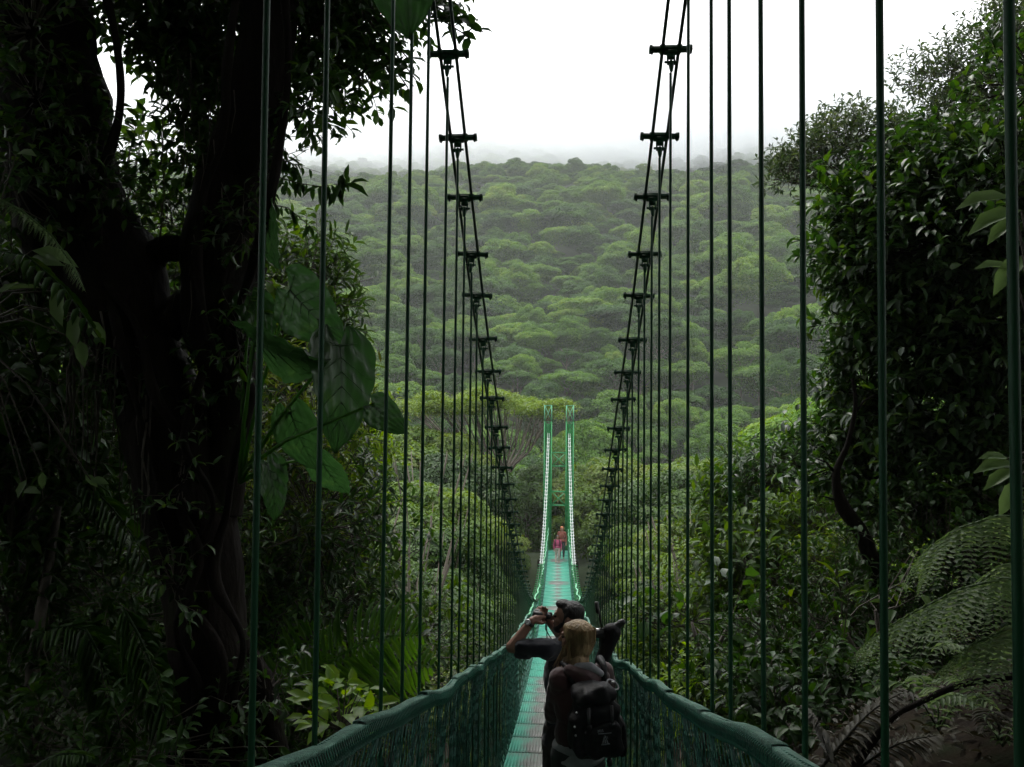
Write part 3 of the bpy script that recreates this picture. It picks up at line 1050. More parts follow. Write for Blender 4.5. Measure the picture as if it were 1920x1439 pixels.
def head(c, fw, k=1.0, neck=None, beard=False):
    """c = centre of skull; returns primitives. face looks along fw"""
    c = Vector(c); fw, rt, up, R = frame(fw)
    q = lambda r, f, u: c + (rt * r + fw * f + up * u) * k
    pr = [ell(q(0, -.012, .022), (.074 * k, .094 * k, .088 * k), R), ell(q(0, .028, -.035), (.058 * k, .062 * k, .075 * k), R),
          ell(q(0, .060, -.085), (.030 * k, .026 * k, .024 * k), R), cap(q(0, .084, .012), .009 * k, q(0, .108, -.024), .0125 * k),
          cap(q(-.030, .078, .024), .013 * k, q(.030, .078, .024), .013 * k),
          cap(q(-.016, .084, -.054), .008 * k, q(.016, .084, -.054), .008 * k), cap(q(-.014, .082, -.064), .008 * k, q(.014, .082, -.064), .008 * k)]
    for s in (-1, 1):
        pr += [ell(q(s * .076, -.008, -.012), (.008 * k, .018 * k, .030 * k), R), ell(q(s * .042, .055, -.022), (.02 * k, .022 * k, .022 * k), R)]
    if neck is not None: pr += [cap(q(0, -.02, -.05), .052 * k, neck, .060 * k)]
    return pr, q, R


def hand(wrist, palm_dir, finger_dir, normal, k=1.0, curl=.9):
    """palm plus five separate bent fingers closing towards normal"""
    w_ = Vector(wrist); f = Vector(finger_dir).normalized(); n = Vector(normal).normalized()
    s = f.cross(n).normalized(); n = s.cross(f)
    pr = [ell(w_ + f * .045 * k, (.040 * k, .048 * k, .017 * k), Matrix((s, f, n)).transposed()), cap(w_, .026 * k, w_ + f * .03 * k, .026 * k)]
    for i, (o, l) in enumerate(((-.031, .060), (-.010, .072), (.011, .068), (.030, .054))):
        a = w_ + f * .082 * k + s * o * k
        p = a; d = f.copy(); r0 = .0095 * k
        for j, seg in enumerate((.45, .30, .25)):
            d = (d * math.cos(curl * .6) + n * math.sin(curl * .6)).normalized() if j else (f * math.cos(curl * .35) + n * math.sin(curl * .35)).normalized()
            e = p + d * l * seg * k
            pr.append(cap(p, r0, e, r0 * .93)); p = e; r0 *= .93
            f2 = d; n = (n - d * n.dot(d)).normalized() if abs(n.dot(d)) < .99 else n
    n = Vector(normal).normalized()
    a = w_ + f * .02 * k - s * .030 * k
    b = a + (f * .6 - s * .8).normalized() * .034 * k + n * .012 * k
    c = b + (f * .9 + n * .5).normalized() * .032 * k
    pr += [cap(a, .014 * k, b, .0115 * k), cap(b, .0115 * k, c, .0095 * k)]
    return pr


def figure_deck(px, d):
    p = P(px, 1000, d)
    return Vector((p.x, d, deck(d) + .006))


# --- man with binoculars
mo = figure_deck(1058, 6.35)
man = thing('person', 'dark haired man in navy t-shirt raising binoculars to his face', 'person', mo)
tf = Vector((-.70, .71, 0)); tl = Vector((-.71, -.70, 0))        # torso forward, torso left
hc = Vector((.025, .02, 1.690)); hf = Vector((-.985, .15, .08))
neck = Vector((.02, .02, 1.545))
sh = 1.455
Ls, Rs = neck + tl * .185 + Vector((0, 0, -.04)), neck - tl * .185 + Vector((0, 0, -.045))
Le, Lw = Vector((-.365, -.07, 1.495)), Vector((-.225, -.04, 1.675))
Re, Rw = Vector((.02, .33, 1.44)), Vector((-.11, .14, 1.64))
hp, q, HR = head(hc, hf, 1.03, neck)
legs = []
for s, fx in ((1, 0.0), (-1, .04)):
    hipj = Vector((.02, .02, .93)) + tl * .095 * s
    knee = hipj + Vector((0, 0, -.44)) + tf * .03
    ank = Vector((knee.x, knee.y, .09)) - tf * .02
    legs.append((hipj, knee, ank))
torso = [ell((.02, .02, 1.30), (.165, .118, .22), Matrix((tl, tf, Vector((0, 0, 1)))).transposed()), ell((.02, .02, 1.06), (.148, .112, .16), Matrix((tl, tf, Vector((0, 0, 1)))).transposed()),
         cap(Ls + Vector((0, 0, -.01)), .062, Rs + Vector((0, 0, -.01)), .062), cap(neck, .06, neck + Vector((0, 0, -.12)), .10)]
body = hp + torso + [cap(Ls, .058, Le, .043), cap(Le, .044, Lw, .029), cap(Rs, .058, Re, .043), cap(Re, .044, Rw, .029)]
lf = (Vector((-.105, .01, 1.745)) - Lw).normalized(); rf = Vector((.45, -.45, .55)).normalized()
body += hand(Lw, None, lf, Vector((.55, .72, -.30)), 1.0, 1.1)
body += hand(Rw, None, Vector((-.35, -.45, .55)), Vector((.1, -.8, .3)), 1.0, 1.1)
for hipj, knee, ank in legs:
    body += [cap(hipj, .085, knee, .056), cap(knee, .056, ank, .040), cap(ank, .040, ank + Vector((0, 0, -.05)) + tf * .15, .03)]
put('body', fuse(body, .0062, 3), M['skin'], man)
Rt = Matrix((tl, tf, Vector((0, 0, 1)))).transposed()
sl = Ls.lerp(Le, .74)
shirt = [ell((.02, .02, 1.29), (.185, .138, .235), Rt), ell((.02, .02, 1.04), (.172, .136, .19), Rt), cap(Ls + Vector((0, 0, -.015)), .076, Rs + Vector((0, 0, -.015)), .076),
         cap(Ls, .072, sl, .062), cap(Rs, .078, Rs.lerp(Re, .8), .070), cap(neck + Vector((0, 0, -.02)), .070, neck + Vector((0, 0, -.12)), .11),
         cap(Vector((.02, .02, .98)) + tl * .10, .085, Vector((.0, .02, .86)) + tl * .125, .062), cap(Vector((.02, .02, .98)) - tl * .10, .085, Vector((.02, .02, .88)) - tl * .11, .07),
         cap(Ls.lerp(Le, .55) + Vector((0, 0, -.04)), .045, sl + Vector((-.02, -.0, -.045)), .034)]
o = put('t_shirt', fuse(shirt, .009, 3, 't_shirt'), M['navy'], man)
tx = bpy.data.textures.new('folds', 'CLOUDS'); tx.noise_scale = .09
dm = o.modifiers.new('d', 'DISPLACE'); dm.texture = tx; dm.strength = .022; dm.mid_level = .5
tr = [ell((.02, .02, .95), (.155, .13, .12), Rt)]
for hipj, knee, ank in legs:
    tr += [cap(hipj, .102, knee, .078), cap(knee, .078, ank + Vector((0, 0, .02)), .062)]
o = put('trousers', fuse(tr, .010, 3, 'trousers'), M['trousers'], man)
dm = o.modifiers.new('d', 'DISPLACE'); dm.texture = tx; dm.strength = .02; dm.mid_level = .5
for hipj, knee, ank in legs:
    put('shoe', fuse([cap(ank + Vector((0, 0, -.03)), .05, ank + Vector((0, 0, -.055)) + tf * .16, .036), ell(ank + Vector((0, 0, -.06)) - tf * .02, (.045, .05, .03), Rt)], .008, 2, 'shoe'), M['black_rubber'], man)
hair = [ell(q(0, -.030, .046), (.083, .094, .078), HR), ell(q(0, .030, .088), (.058, .060, .036), HR), ell(q(0, -.070, .005), (.070, .05, .068), HR), ell(q(0, .062, .088), (.036, .028, .022), HR),
        cap(q(-.072, .0, .03), .014, q(-.071, .012, -.02), .009), cap(q(.072, .0, .03), .014, q(.071, .012, -.02), .009)]
put('hair', fuse(hair, .006, 2, 'hair'), M['hair_dark'], man)
beard = [ell(q(0, .052, -.082), (.044, .040, .032), HR), cap(q(-.058, .02, -.035), .016, q(-.034, .062, -.078), .018), cap(q(.058, .02, -.035), .016, q(.034, .062, -.078), .018), cap(q(-.02, .086, -.046), .007, q(.02, .086, -.046), .007)]
put('beard', fuse(beard, .006, 2, 'beard'), M['hair_dark'], man)
for s in (-1, 1):
    put('eye', fuse([ell(q(s * .031, .079, .006), (.011, .011, .011))], .004, 1, 'eye'), M['eye'], man)
ax = (Lw - Le).normalized()
mb = MB(); wp = Lw - ax * .025
mb.tube([wp - ax * .012, wp + ax * .012], .0345, 16)
wt = put('wristwatch', mb.mesh('wristwatch', True), M['black_rubber'], man)
side = Vector((-.55, -.80, .2)); side -= ax * side.dot(ax); side.normalize()
mb = MB(); mb.lathe(wp + side * .030, side, [(0, .021), (.012, .022), (.014, .018)], 16)
put('dial', mb.mesh('dial'), M['steel'], wt)

bo = mo + Vector((-.085, .015, 1.700))
bino = thing('binoculars', 'small black binoculars held up to the face of the man in navy', 'binoculars', bo)
bd = Vector((-.985, .12, .10)).normalized(); bs = bd.cross(Vector((0, 0, 1))).normalized()
for s in (-1, 1):
    mb = MB(); c0 = bs * s * .031
    mb.lathe(c0, bd, [(0, .012), (.010, .020), (.028, .021), (.032, .017), (.055, .018), (.075, .025), (.13, .027), (.133, .022)], 14)
    put('barrel', mb.mesh('barrel', True), M['black_rubber'], bino)
mb = MB(); mb.box(bd * .06, (.02, .055, .018), Matrix((bd, bs, Vector((0, 0, 1)))).transposed()); put('hinge', mb.mesh('hinge'), M['black_rubber'], bino)
for s in (-1, 1):
    mb = MB()
    a = bd * .04 + bs * s * .03 + Vector((0, 0, -.02))
    e = Vector((neck.x, neck.y, neck.z)) + mo - bo + tf * .09 + Vector((0, 0, -.02)) + tl * .05 * s
    mb.tube([a, a + Vector((.0, -.01, -.07)), a.lerp(e, .55) + Vector((-.02, 0, -.08)), e], [.004] * 4, 5)
    put('strap', mb.mesh('strap'), M['black_nylon'], bino)

# --- woman with rucksack
wo_ = figure_deck(1086, 5.55)
wm = thing('person', 'woman with long blond hair and maroon hooded jacket standing with her back turned', 'person', wo_)
wf = Vector((-.45, .89, 0)); wl = Vector((-.89, -.45, 0))
hc = Vector((-.018, .02, 1.575)); hf = Vector((-.96, .28, .02))
neck = Vector((.015, .0, 1.40))
hp, q, HR = head(hc, hf, .95, neck)
Ls, Rs = neck + wl * .145 + Vector((0, 0, -.055)), neck - wl * .16 + Vector((0, 0, -.055))
Le, Lw = Vector((-.155, .08, 1.08)), Vector((-.06, .28, 1.12))
Re, Rw = Vector((.20, .10, 1.08)), Vector((.16, .33, 1.16))
Wr = Matrix((wl, wf, Vector((0, 0, 1)))).transposed()
wlegs = []
for s in (1, -1):
    hipj = Vector((.0, .0, .88)) + wl * .085 * s
    knee = hipj + Vector((0, 0, -.41)) + wf * .02
    wlegs.append((hipj, knee, Vector((knee.x, knee.y, .08))))
body = hp + [ell((.01, 0, 1.22), (.14, .10, .20), Wr), ell((.01, 0, .98), (.15, .11, .15), Wr), cap(Ls, .052, Rs, .052), cap(Ls, .050, Le, .040), cap(Le, .040, Lw, .026), cap(Rs, .05, Re, .04), cap(Re, .04, Rw, .026)]
body += hand(Lw, None, Vector((.3, .9, .2)), Vector((.6, -.2, -.5)), .92, .8) + hand(Rw, None, Vector((.1, .9, .3)), Vector((-.4, -.2, -.7)), .92, 1.1)
for hipj, knee, ank in wlegs:
    body += [cap(hipj, .085, knee, .052), cap(knee, .052, ank, .036), cap(ank, .036, ank + Vector((0, 0, -.04)) + wf * .14, .027)]
put('body', fuse(body, .0062, 3), M['skin'], wm)
jk = [ell((.01, 0, 1.20), (.172, .128, .22), Wr), ell((.01, 0, 1.00), (.170, .130, .15), Wr), cap(Ls + Vector((0, 0, -.01)), .074, Rs + Vector((0, 0, -.01)), .074), cap(Ls, .074, Le, .060), cap(Le, .060, Lw, .043),
      cap(Rs, .074, Re, .06), cap(Re, .06, Rw, .043), cap(neck + Vector((0, 0, -.01)), .072, neck + Vector((0, 0, -.12)), .12)]
o = put('jacket', fuse(jk, .009, 3, 'jacket'), M['maroon'], wm)
dm = o.modifiers.new('d', 'DISPLACE'); dm.texture = tx; dm.strength = .024; dm.mid_level = .5
hood = [cap(neck + wl * .08 + Vector((0, -.055, .0)), .042, neck + Vector((.03, -.12, -.035)), .060), cap(neck + Vector((.03, -.12, -.035)), .060, neck - wl * .13 + Vector((.02, -.06, -.06)), .050),
        cap(neck + Vector((.03, -.12, -.05)), .052, neck + Vector((.10, -.13, -.11)), .042)]
hd = put('hood', fuse(hood, .008, 3, 'hood'), M['maroon'], wm)
put('hood_lining', fuse([cap(neck + Vector((-.02, -.085, .022)), .028, neck + Vector((.055, -.105, .030)), .032), cap(neck + Vector((.055, -.105, .030)), .032, neck + Vector((.12, -.085, -.012)), .022)], .007, 3, 'lining'), M['grey_cloth'], hd)
put('shirt_hem', fuse([ell((.005, 0, .865), (.178, .135, .075), Wr), ell((.0, 0, .93), (.17, .13, .075), Wr)], .009, 3, 'shirt_hem'), M['grey_cloth'], wm)
tr = [ell((.005, 0, .88), (.160, .122, .12), Wr)]
for hipj, knee, ank in wlegs:
    tr += [cap(hipj, .098, knee, .068), cap(knee, .068, ank, .052)]
put('trousers', fuse(tr, .010, 3, 'trousers'), M['jeans'], wm)
for hipj, knee, ank in wlegs:
    put('shoe', fuse([cap(ank + Vector((0, 0, -.025)), .044, ank + Vector((0, 0, -.048)) + wf * .14, .032), ell(ank + Vector((0, 0, -.05)), (.04, .045, .028), Wr)], .008, 2, 'shoe'), M['black_rubber'], wm)
# hair: skull cap flowing to the shoulders, plus strands
hair = [ell(q(0, -.022, .034), (.086, .100, .084), HR), ell(q(0, -.042, -.03), (.084, .078, .095), HR), ell(q(0, -.030, -.12), (.070, .058, .085), HR), cap(q(-.060, .01, .02), .018, q(-.062, .02, -.13), .022), cap(q(.056, .0, .03), .020, q(.052, -.01, -.13), .022),
        ell(q(0, .022, .066), (.060, .060, .034), HR), cap(q(-.05, -.04, -.13), .042, q(-.085, -.01, -.24), .020), cap(q(.04, -.05, -.14), .036, q(.05, -.03, -.20), .02), cap(q(-.02, -.07, -.14), .03, q(-.06, -.05, -.23), .02),
        cap(q(-.06, -.02, -.14), .034, q(-.10, .01, -.26), .018), cap(q(-.085, .0, -.2), .024, q(-.125, .03, -.30), .009), cap(q(-.05, .04, -.13), .026, q(-.075, .085, -.27), .012), cap(q(-.06, .0, -.16), .03, q(-.09, .05, -.29), .010)]
hr_o = put('hair', fuse(hair, .006, 2, 'hair'), M['hair_blond'], wm)
mb = MB(); sr = random.Random(4)
for i in range(260):
    an = sr.uniform(.35, 2 * PI - .35)
    sx, sy = math.sin(an), math.cos(an)
    ln = sr.uniform(.10, .24)
    pts = []
    for t in (0, .3, .6, 1):
        z_ = .07 - t * (ln + .07)
        rr_ = (.092 if z_ > -.05 else .092 + (-.05 - z_) * .12)
        dn = max(0.0, -.03 - z_)
        rr_ = .088 - dn * .18
        pts.append(q(sx * (rr_ + .002), sy * (rr_ + .010) - .032 + dn * (.42 + .25 * max(sy, 0)), z_) + Vector((sr.uniform(-.004, .004), sr.uniform(-.004, .004), 0)))
    mb.tube(pts, [.0016, .0022, .0022, .0008], 3, cap=False)
put('strand', mb.mesh('strand', True), M['hair_blond'], hr_o, kind='stuff')
for s in (-1, 1):
    put('eye', fuse([ell(q(s * .030, .078, .006), (.0105, .0105, .0105))], .004, 1, 'eye'), M['eye'], wm)


def pillow(name, c, size, R=None, e=.55, n=26, amp=.006, seed=0):
    """lumpy rounded box"""
    V = []; Q = []
    sg = lambda v, p: math.copysign(abs(v) ** p, v)
    for i in range(n + 1):
        ph = -PI / 2 + PI * i / n
        for j in range(2 * n):
            th = PI * j / n
            x = sg(math.cos(ph), e) * sg(math.cos(th), e); y = sg(math.cos(ph), e) * sg(math.sin(th), e); z = sg(math.sin(ph), e)
            p = Vector((x * size[0] / 2, y * size[1] / 2, z * size[2] / 2))
            p *= 1 + amp / max(size) * 6 * mnoise.noise(p * 14 + Vector((seed, 0, 0)))
            if R is not None: p = R @ p
            V.append(p + Vector(c))
    for i in range(n):
        for j in range(2 * n):
            a = i * 2 * n + j; b = i * 2 * n + (j + 1) % (2 * n)
            Q.append((a, b, b + 2 * n, a + 2 * n))
    return mesh_np(name, V, quads=Q, smooth=True)


bk = wo_ + Vector((.095, -.20, 1.135))
pk = thing('rucksack', 'black rucksack with grey printed mark on the back of the woman', 'rucksack', bk)
R_ = Matrix.Rotation(math.radians(14), 3, 'Z') @ Matrix.Rotation(math.radians(-3), 3, 'Y')
put('main_bag', pillow('main_bag', (0, 0, -.02), (.305, .20, .36), R_, .62, seed=1, amp=.012), M['black_nylon'], pk)
put('lid', pillow('lid', (-.01, -.02, .175), (.225, .20, .12), R_, .6, seed=2, amp=.012), M['black_nylon'], pk)
put('front_pocket', pillow('front_pocket', R_ @ Vector((0.01, -.105, -.07)), (.25, .08, .20), R_, .55, seed=3, amp=.008), M['black_nylon'], pk)
put('side_pocket', pillow('side_pocket', R_ @ Vector((.155, 0, -.10)), (.06, .13, .22), R_, .7, seed=4), M['black_nylon'], pk)
for s in (-1, 1):
    mb = MB()
    for k_ in range(2):
        pass
    pts = [R_ @ Vector((s * .09, .08, .17)), R_ @ Vector((s * .11, .13, .28)), R_ @ Vector((s * .12, .24, .30)), R_ @ Vector((s * .14, .33, .12)), R_ @ Vector((s * .15, .22, -.10)), R_ @ Vector((s * .13, .09, -.17))]
    mb.tube(pts, [.018, .022, .024, .022, .014, .012], 8)
    put('shoulder_strap', mb.mesh('shoulder_strap', True), M['black_nylon'], pk)
for (x, z) in ((-.07, .05), (.07, .05)):
    mb = MB(); mb.box(R_ @ Vector((x, -.135, z)), (.018, .006, .16), R_); mb.box(R_ @ Vector((x, -.140, z - .03)), (.026, .008, .022), R_)
    put('buckle_strap', mb.mesh('buckle_strap'), M['black_rubber'], pk)
for (x, z) in ((-.135, .10), (-.15, .02), (-.146, -.03)):
    mb = MB(); mb.lathe(R_ @ Vector((x, -.10, z)), (.2, -1, 0), [(0, .007), (.006, .006), (.008, .002)], 8)
    put('rivet', mb.mesh('rivet'), M['steel'], pk)
# the printed mark: a short word, a bar and a peaked figure on a base
lg = MB(); yb = -.1495
def stroke(x0, z0, x1, z1, t=.0022):
    a, b = Vector((x0, 0, z0)), Vector((x1, 0, z1)); d = (b - a).normalized(); nrm = Vector((-d.z, 0, d.x)) * t
    V = [R_ @ (v + Vector((.012, yb, -.055))) for v in (a - nrm, b - nrm, b + nrm, a + nrm)]
    lg.add(V + [v + R_ @ Vector((0, .003, 0)) for v in V], quads=[(0, 1, 2, 3), (7, 6, 5, 4), (0, 4, 5, 1), (2, 6, 7, 3)])
for a in ((-.035, .045, -.035, .060), (-.035, .060, -.029, .050), (-.029, .050, -.023, .060), (-.023, .060, -.023, .045), (-.014, .045, -.009, .060), (-.009, .060, -.004, .045), (-.035, .036, .045, .034)):
    stroke(*a)
stroke(.004, .022, -.012, -.022, .004); stroke(.004, .022, .020, -.022, .004); stroke(-.02, -.027, .032, -.027, .004); stroke(.004, .0, .004, -.02, .006); stroke(.016, .018, .022, .004, .002)
put('printed_mark', lg.mesh('printed_mark'), M['print'], pk)

cb = wo_ + Vector((.205, -.13, 1.335))
ck = thing('carabiner', 'pale grey clip ring hanging beside the lid of the black rucksack', 'clip', cb)
mb = MB()
pts = [Vector((math.cos(a) * .040 * math.cos(.6) - math.sin(a) * .017 * math.sin(.6), -.02 * math.sin(a), -math.cos(a) * .040 * math.sin(.6) - math.sin(a) * .017 * math.cos(.6))) for a in np.linspace(0, 2 * PI, 18)]
mb.tube(pts, .0065, 8, cap=False)
put('ring', mb.mesh('ring', True), M['grey_cloth'], ck)
mb = MB(); mb.box((.0, -.004, .018), (.02, .012, .01)); put('gate', mb.mesh('gate'), M['steel'], ck)

# --- spotting scope on a tripod beside her
d_t = 5.95
tb = figure_deck(1140, d_t)
hd_p = P(1126, 1184, d_t)
tp = thing('tripod', 'black folded tripod carrying the spotting scope, pan handle pointing up', 'tripod', tb)
loc = lambda px, py, dd=d_t: P(px, py, dd) - tb
mb = MB(); mb.tube([loc(1127, 1215), loc(1128, 1178)], .016, 10); mb.box(loc(1122, 1188), (.085, .06, .05)); put('head', mb.mesh('head'), M['black_rubber'], tp)
mb = MB(); mb.tube([loc(1128, 1178), loc(1124, 1152), loc(1121, 1148), loc(1118, 1129)], [.006, .006, .013, .014], 8); put('pan_handle', mb.mesh('pan_handle', True), M['black_rubber'], tp)
mb = MB(); mb.tube([loc(1112, 1180), loc(1136, 1183)], .009, 8); put('plate_lock', mb.mesh('plate_lock', True), M['steel'], tp)
for i, (dx, dy) in enumerate(((-.10, .05), (.12, .02), (.03, -.08))):
    mb = MB(); t0 = loc(1127, 1215)
    e = Vector((t0.x + dx, t0.y + dy, .005))
    mid = t0.lerp(e, .5)
    mb.tube([t0, mid], .013, 8); mb.tube([mid, e], .010, 8); mb.box(mid, (.034, .034, .04))
    put('leg', mb.mesh('leg'), M['black_rubber'], tp)
sb_ = P(1146, 1205, d_t)
sp_ = thing('spotting_scope', 'black spotting scope in a padded cover, eyepiece pointing up to the right', 'spotting scope', sb_)
l2 = lambda px, py, dd=d_t: P(px, py, dd) - sb_
put('barrel', fuse([cap(l2(1128, 1240), .048, l2(1142, 1205), .050), cap(l2(1142, 1205), .050, l2(1149, 1187), .058), ell(l2(1147, 1184), (.062, .055, .055))], .007, 4, 'barrel'), M['black_nylon'], sp_)
put('eyepiece', fuse([cap(l2(1150, 1180), .034, l2(1160, 1172), .026), cap(l2(1162, 1170), .025, l2(1167, 1167), .023)], .005, 2, 'eyepiece'), M['black_rubber'], sp_)
mb = MB(); mb.tube([l2(1139, 1232), l2(1141, 1246), l2(1139, 1250)], .005, 6); put('zip_pull', mb.mesh('zip_pull'), M['steel'], sp_)


# --- two walkers at the far end
def walker(px, d, h, label, top, legsm, hairm, dy=0, bag=False, long=False):
    o = figure_deck(px, d)
    t = thing('person', label, 'person', o)
    k = h / 1.7
    v = lambda x, y, z: Vector((x * k, y * k, z * k))
    hp, q, HR = head(v(0, -.01, 1.585), (0.1, -1, -.05), k, v(0, .01, 1.42))
    arms = []
    for s in (-1, 1):
        arms += [(v(s * .17, 0, 1.36), v(s * .23, .01, 1.09), v(s * .22, -.07, .84))]
    body = hp + [ell(v(0, 0, 1.2), (.15 * k, .10 * k, .2 * k)), ell(v(0, 0, .97), (.15 * k, .11 * k, .14 * k)), cap(v(-.16, 0, 1.37), .05 * k, v(.16, 0, 1.37), .05 * k)]
    for a, b, c in arms:
        body += [cap(a, .048 * k, b, .038 * k), cap(b, .038 * k, c, .026 * k)] + hand(c, None, (0, -.2, -1), (0, -1, 0), k, .5)
    for s in (-1, 1):
        body += [cap(v(s * .085, 0, .88), .08 * k, v(s * .10, -.05 * s, .46), .05 * k), cap(v(s * .10, -.05 * s, .46), .05 * k, v(s * .10, .04 * s, .08), .035 * k), cap(v(s * .10, .04 * s, .06), .034 * k, v(s * .11, .04 * s - .14, .035), .028 * k)]
    put('body', fuse(body, .012, 2), M['skin'], t)
    jk = [ell(v(0, 0, 1.18), (.175 * k, .125 * k, .22 * k)), ell(v(0, 0, .95), (.172 * k, .13 * k, .12 * k)), cap(v(-.16, 0, 1.365), .066 * k, v(.16, 0, 1.365), .066 * k)]
    for a, b, c in arms: jk += [cap(a, .064 * k, b, .053 * k), cap(b, .053 * k, c + Vector((0, 0, .03)), .04 * k)]
    put('jacket', fuse(jk, .014, 2, 'jacket'), top, t)
    tr = [ell(v(0, 0, .88), (.155 * k, .12 * k, .12 * k))]
    for s in (-1, 1): tr += [cap(v(s * .085, 0, .86), .094 * k, v(s * .10, -.05 * s, .46), .066 * k), cap(v(s * .10, -.05 * s, .46), .066 * k, v(s * .10, .04 * s, .10), .05 * k)]
    put('trousers', fuse(tr, .014, 2, 'trousers'), legsm, t)
    hh = [ell(q(0, -.02, .045), (.086 * k, .096 * k, .078 * k))]
    for s in (-1, 1): hh += [cap(q(s * .07, -.02, .02), .024 * k, q(s * .075, -.01, -.10 if long else -.02), .02 * k)]
    if long: hh += [ell(q(0, -.05, -.06), (.08 * k, .05 * k, .10 * k))]
    put('hair', fuse(hh, .01, 2, 'hair'), hairm, t)
    return t, o, k


walker(1053.5, 49.0, 1.78, 'tall red haired walker in rust jacket at the far end of the bridge', M['rust'], M['jeans'], M['hair_red'], long=True)
t_, o_, k_ = walker(1045.5, 47.6, 1.46, 'shorter walker in pink top and pale trousers near the far tower', M['pink'], M['beige'], M['hair_dark'])
fb = thing('rucksack', 'small dark rucksack worn by the far walker in pink', 'rucksack', o_ + Vector((0, .14, 1.0)))
put('bag', pillow('bag', (0, .03, 0), (.36, .16, .42), None, .6, 12), M['black_nylon'], fb)
for s in (-1, 1):
    mb = MB(); mb.tube([(s * .10, -.04, .20), (s * .11, -.18, .22), (s * .12, -.27, .10), (s * .13, -.22, -.12), (s * .12, -.06, -.16)], .02, 6)
    put('shoulder_strap', mb.mesh('shoulder_strap', True), M['black_nylon'], fb)

#@@PLANTS@@
# ------------------------------------------------------------------ the forked tree at the left
def pp(lst, d=None):
    return [P(a[0], a[1], a[2] if len(a) > 2 else d) for a in lst]


def rough_limb(mb, pts, radii, n=14, seed=0, amp=.22):
    """limb with uneven, ridged outline"""
    pts = [Vector(p) for p in pts]
    P2, R2 = [], []
    for i in range(len(pts) - 1):
        p0 = pts[max(i - 1, 0)]; p1 = pts[i]; p2 = pts[i + 1]; p3 = pts[min(i + 2, len(pts) - 1)]
        for k in range(14):
            t = k / 14
            P2.append(.5 * ((2 * p1) + (p2 - p0) * t + (2 * p0 - 5 * p1 + 4 * p2 - p3) * t * t + (3 * p1 - p0 - 3 * p2 + p3) * t ** 3))
            R2.append(radii[i] * (1 - t) + radii[i + 1] * t)
    P2.append(pts[-1]); R2.append(radii[-1])
    m = MB(); m.tube(P2, R2, n)
    c = 0
    V = []
    for i, p in enumerate(P2):
        for k in range(n):
            v = Vector(m.v[i * n + k]); o = v - p
            nz = mnoise.noise(v * 3.2 + Vector((seed, 0, 0))) * 1.0 + mnoise.noise(Vector((v.x * 9, v.y * 9, v.z * 2.5)) + Vector((seed, 3, 0))) * .6 + abs(mnoise.noise(Vector((v.x * 26, v.y * 26, v.z * 7)) + Vector((seed, 3, 0)))) * .55
            V.append(p + o * (1 + amp * nz))
    V += [Vector(v) for v in m.v[len(P2) * n:]]
    mb.add(V, m.t, m.q)


DT = 4.7
tbase = P(430, 1900, DT)
ft = thing('forked_tree', 'huge dark mossy tree with forked trunk at the left edge of the picture', 'tree', tbase)
tb3 = lambda lst: [p - tbase for p in lst]
mb = MB()
rough_limb(mb, tb3(pp([(455, 1900), (430, 1520), (412, 1330), (385, 1130), (352, 930), (322, 810), (290, 700), (255, 600)], DT)), [.42, .27, .225, .205, .245, .25, .17, .08], 40, 1, .13)
put('trunk', mb.mesh('trunk', True), M['bark'], ft)
mb = MB(); rough_limb(mb, tb3(pp([(318, 810), (262, 660), (205, 520), (130, 400), (105, 250), (85, 90), (60, -120), (20, -400)], DT)), [.22, .22, .28, .30, .30, .27, .24, .2], 40, 2, .14)
put('limb', mb.mesh('limb', True), M['bark'], ft)
mb = MB(); rough_limb(mb, tb3(pp([(405, 960), (425, 850), (432, 720), (412, 600), (418, 470), (440, 340), (478, 190), (500, 60), (520, -120), (545, -420)], DT)), [.13, .12, .135, .20, .225, .19, .155, .15, .15, .13], 40, 3, .15)
put('limb', mb.mesh('limb', True), M['bark'], ft)
mb = MB(); rough_limb(mb, tb3(pp([(262, 640), (330, 588), (395, 560)], DT)), [.13, .10, .11], 12, 4, .25)
rough_limb(mb, tb3(pp([(258, 520), (300, 470), (350, 465), (400, 420)], DT)), [.10, .07, .07, .09], 10, 5, .25)
put('branch', mb.mesh('branch', True), M['bark'], ft)
mb = MB(); rough_limb(mb, tb3(pp([(430, 1180), (470, 1260), (500, 1350), (520, 1480), (540, 1700)], DT)), [.06, .07, .08, .10, .13], 10, 6, .3)
rough_limb(mb, tb3(pp([(360, 1200), (345, 1320), (335, 1480), (320, 1700)], DT)), [.06, .07, .08, .12], 10, 7, .3)
put('root_buttress', mb.mesh('root_buttress', True), M['bark'], ft)
for i, path in enumerate(([(330, 1430), (372, 1300), (330, 1180), (372, 1050), (330, 930), (352, 840), (290, 740), (250, 600), (150, 480), (60, 330)], [(490, 1430), (440, 1320), (455, 1200), (400, 1080), (425, 960), (440, 850), (470, 740), (440, 620), (480, 480), (520, 300), (540, 120), (530, -60)],
                          [(300, 900), (262, 780), (225, 640), (205, 560), (150, 440), (190, 330), (225, 200), (215, 60), (180, -60)], [(420, 700), (385, 600), (370, 480), (385, 360), (420, 250), (425, 120), (450, -40)], [(380, 1430), (420, 1250), (350, 1100), (400, 950), (345, 830), (380, 700)])):
    mb = MB(); rough_limb(mb, tb3([P(a, b, DT - .27 + .05 * math.sin(k * 1.9 + i)) for k, (a, b) in enumerate(path)]), [.022 + .008 * math.sin(k * 2.3 + i) for k in range(len(path))], 8, 20 + i, .3)
    put('vine', mb.mesh('vine', True), M['bark'], ft)
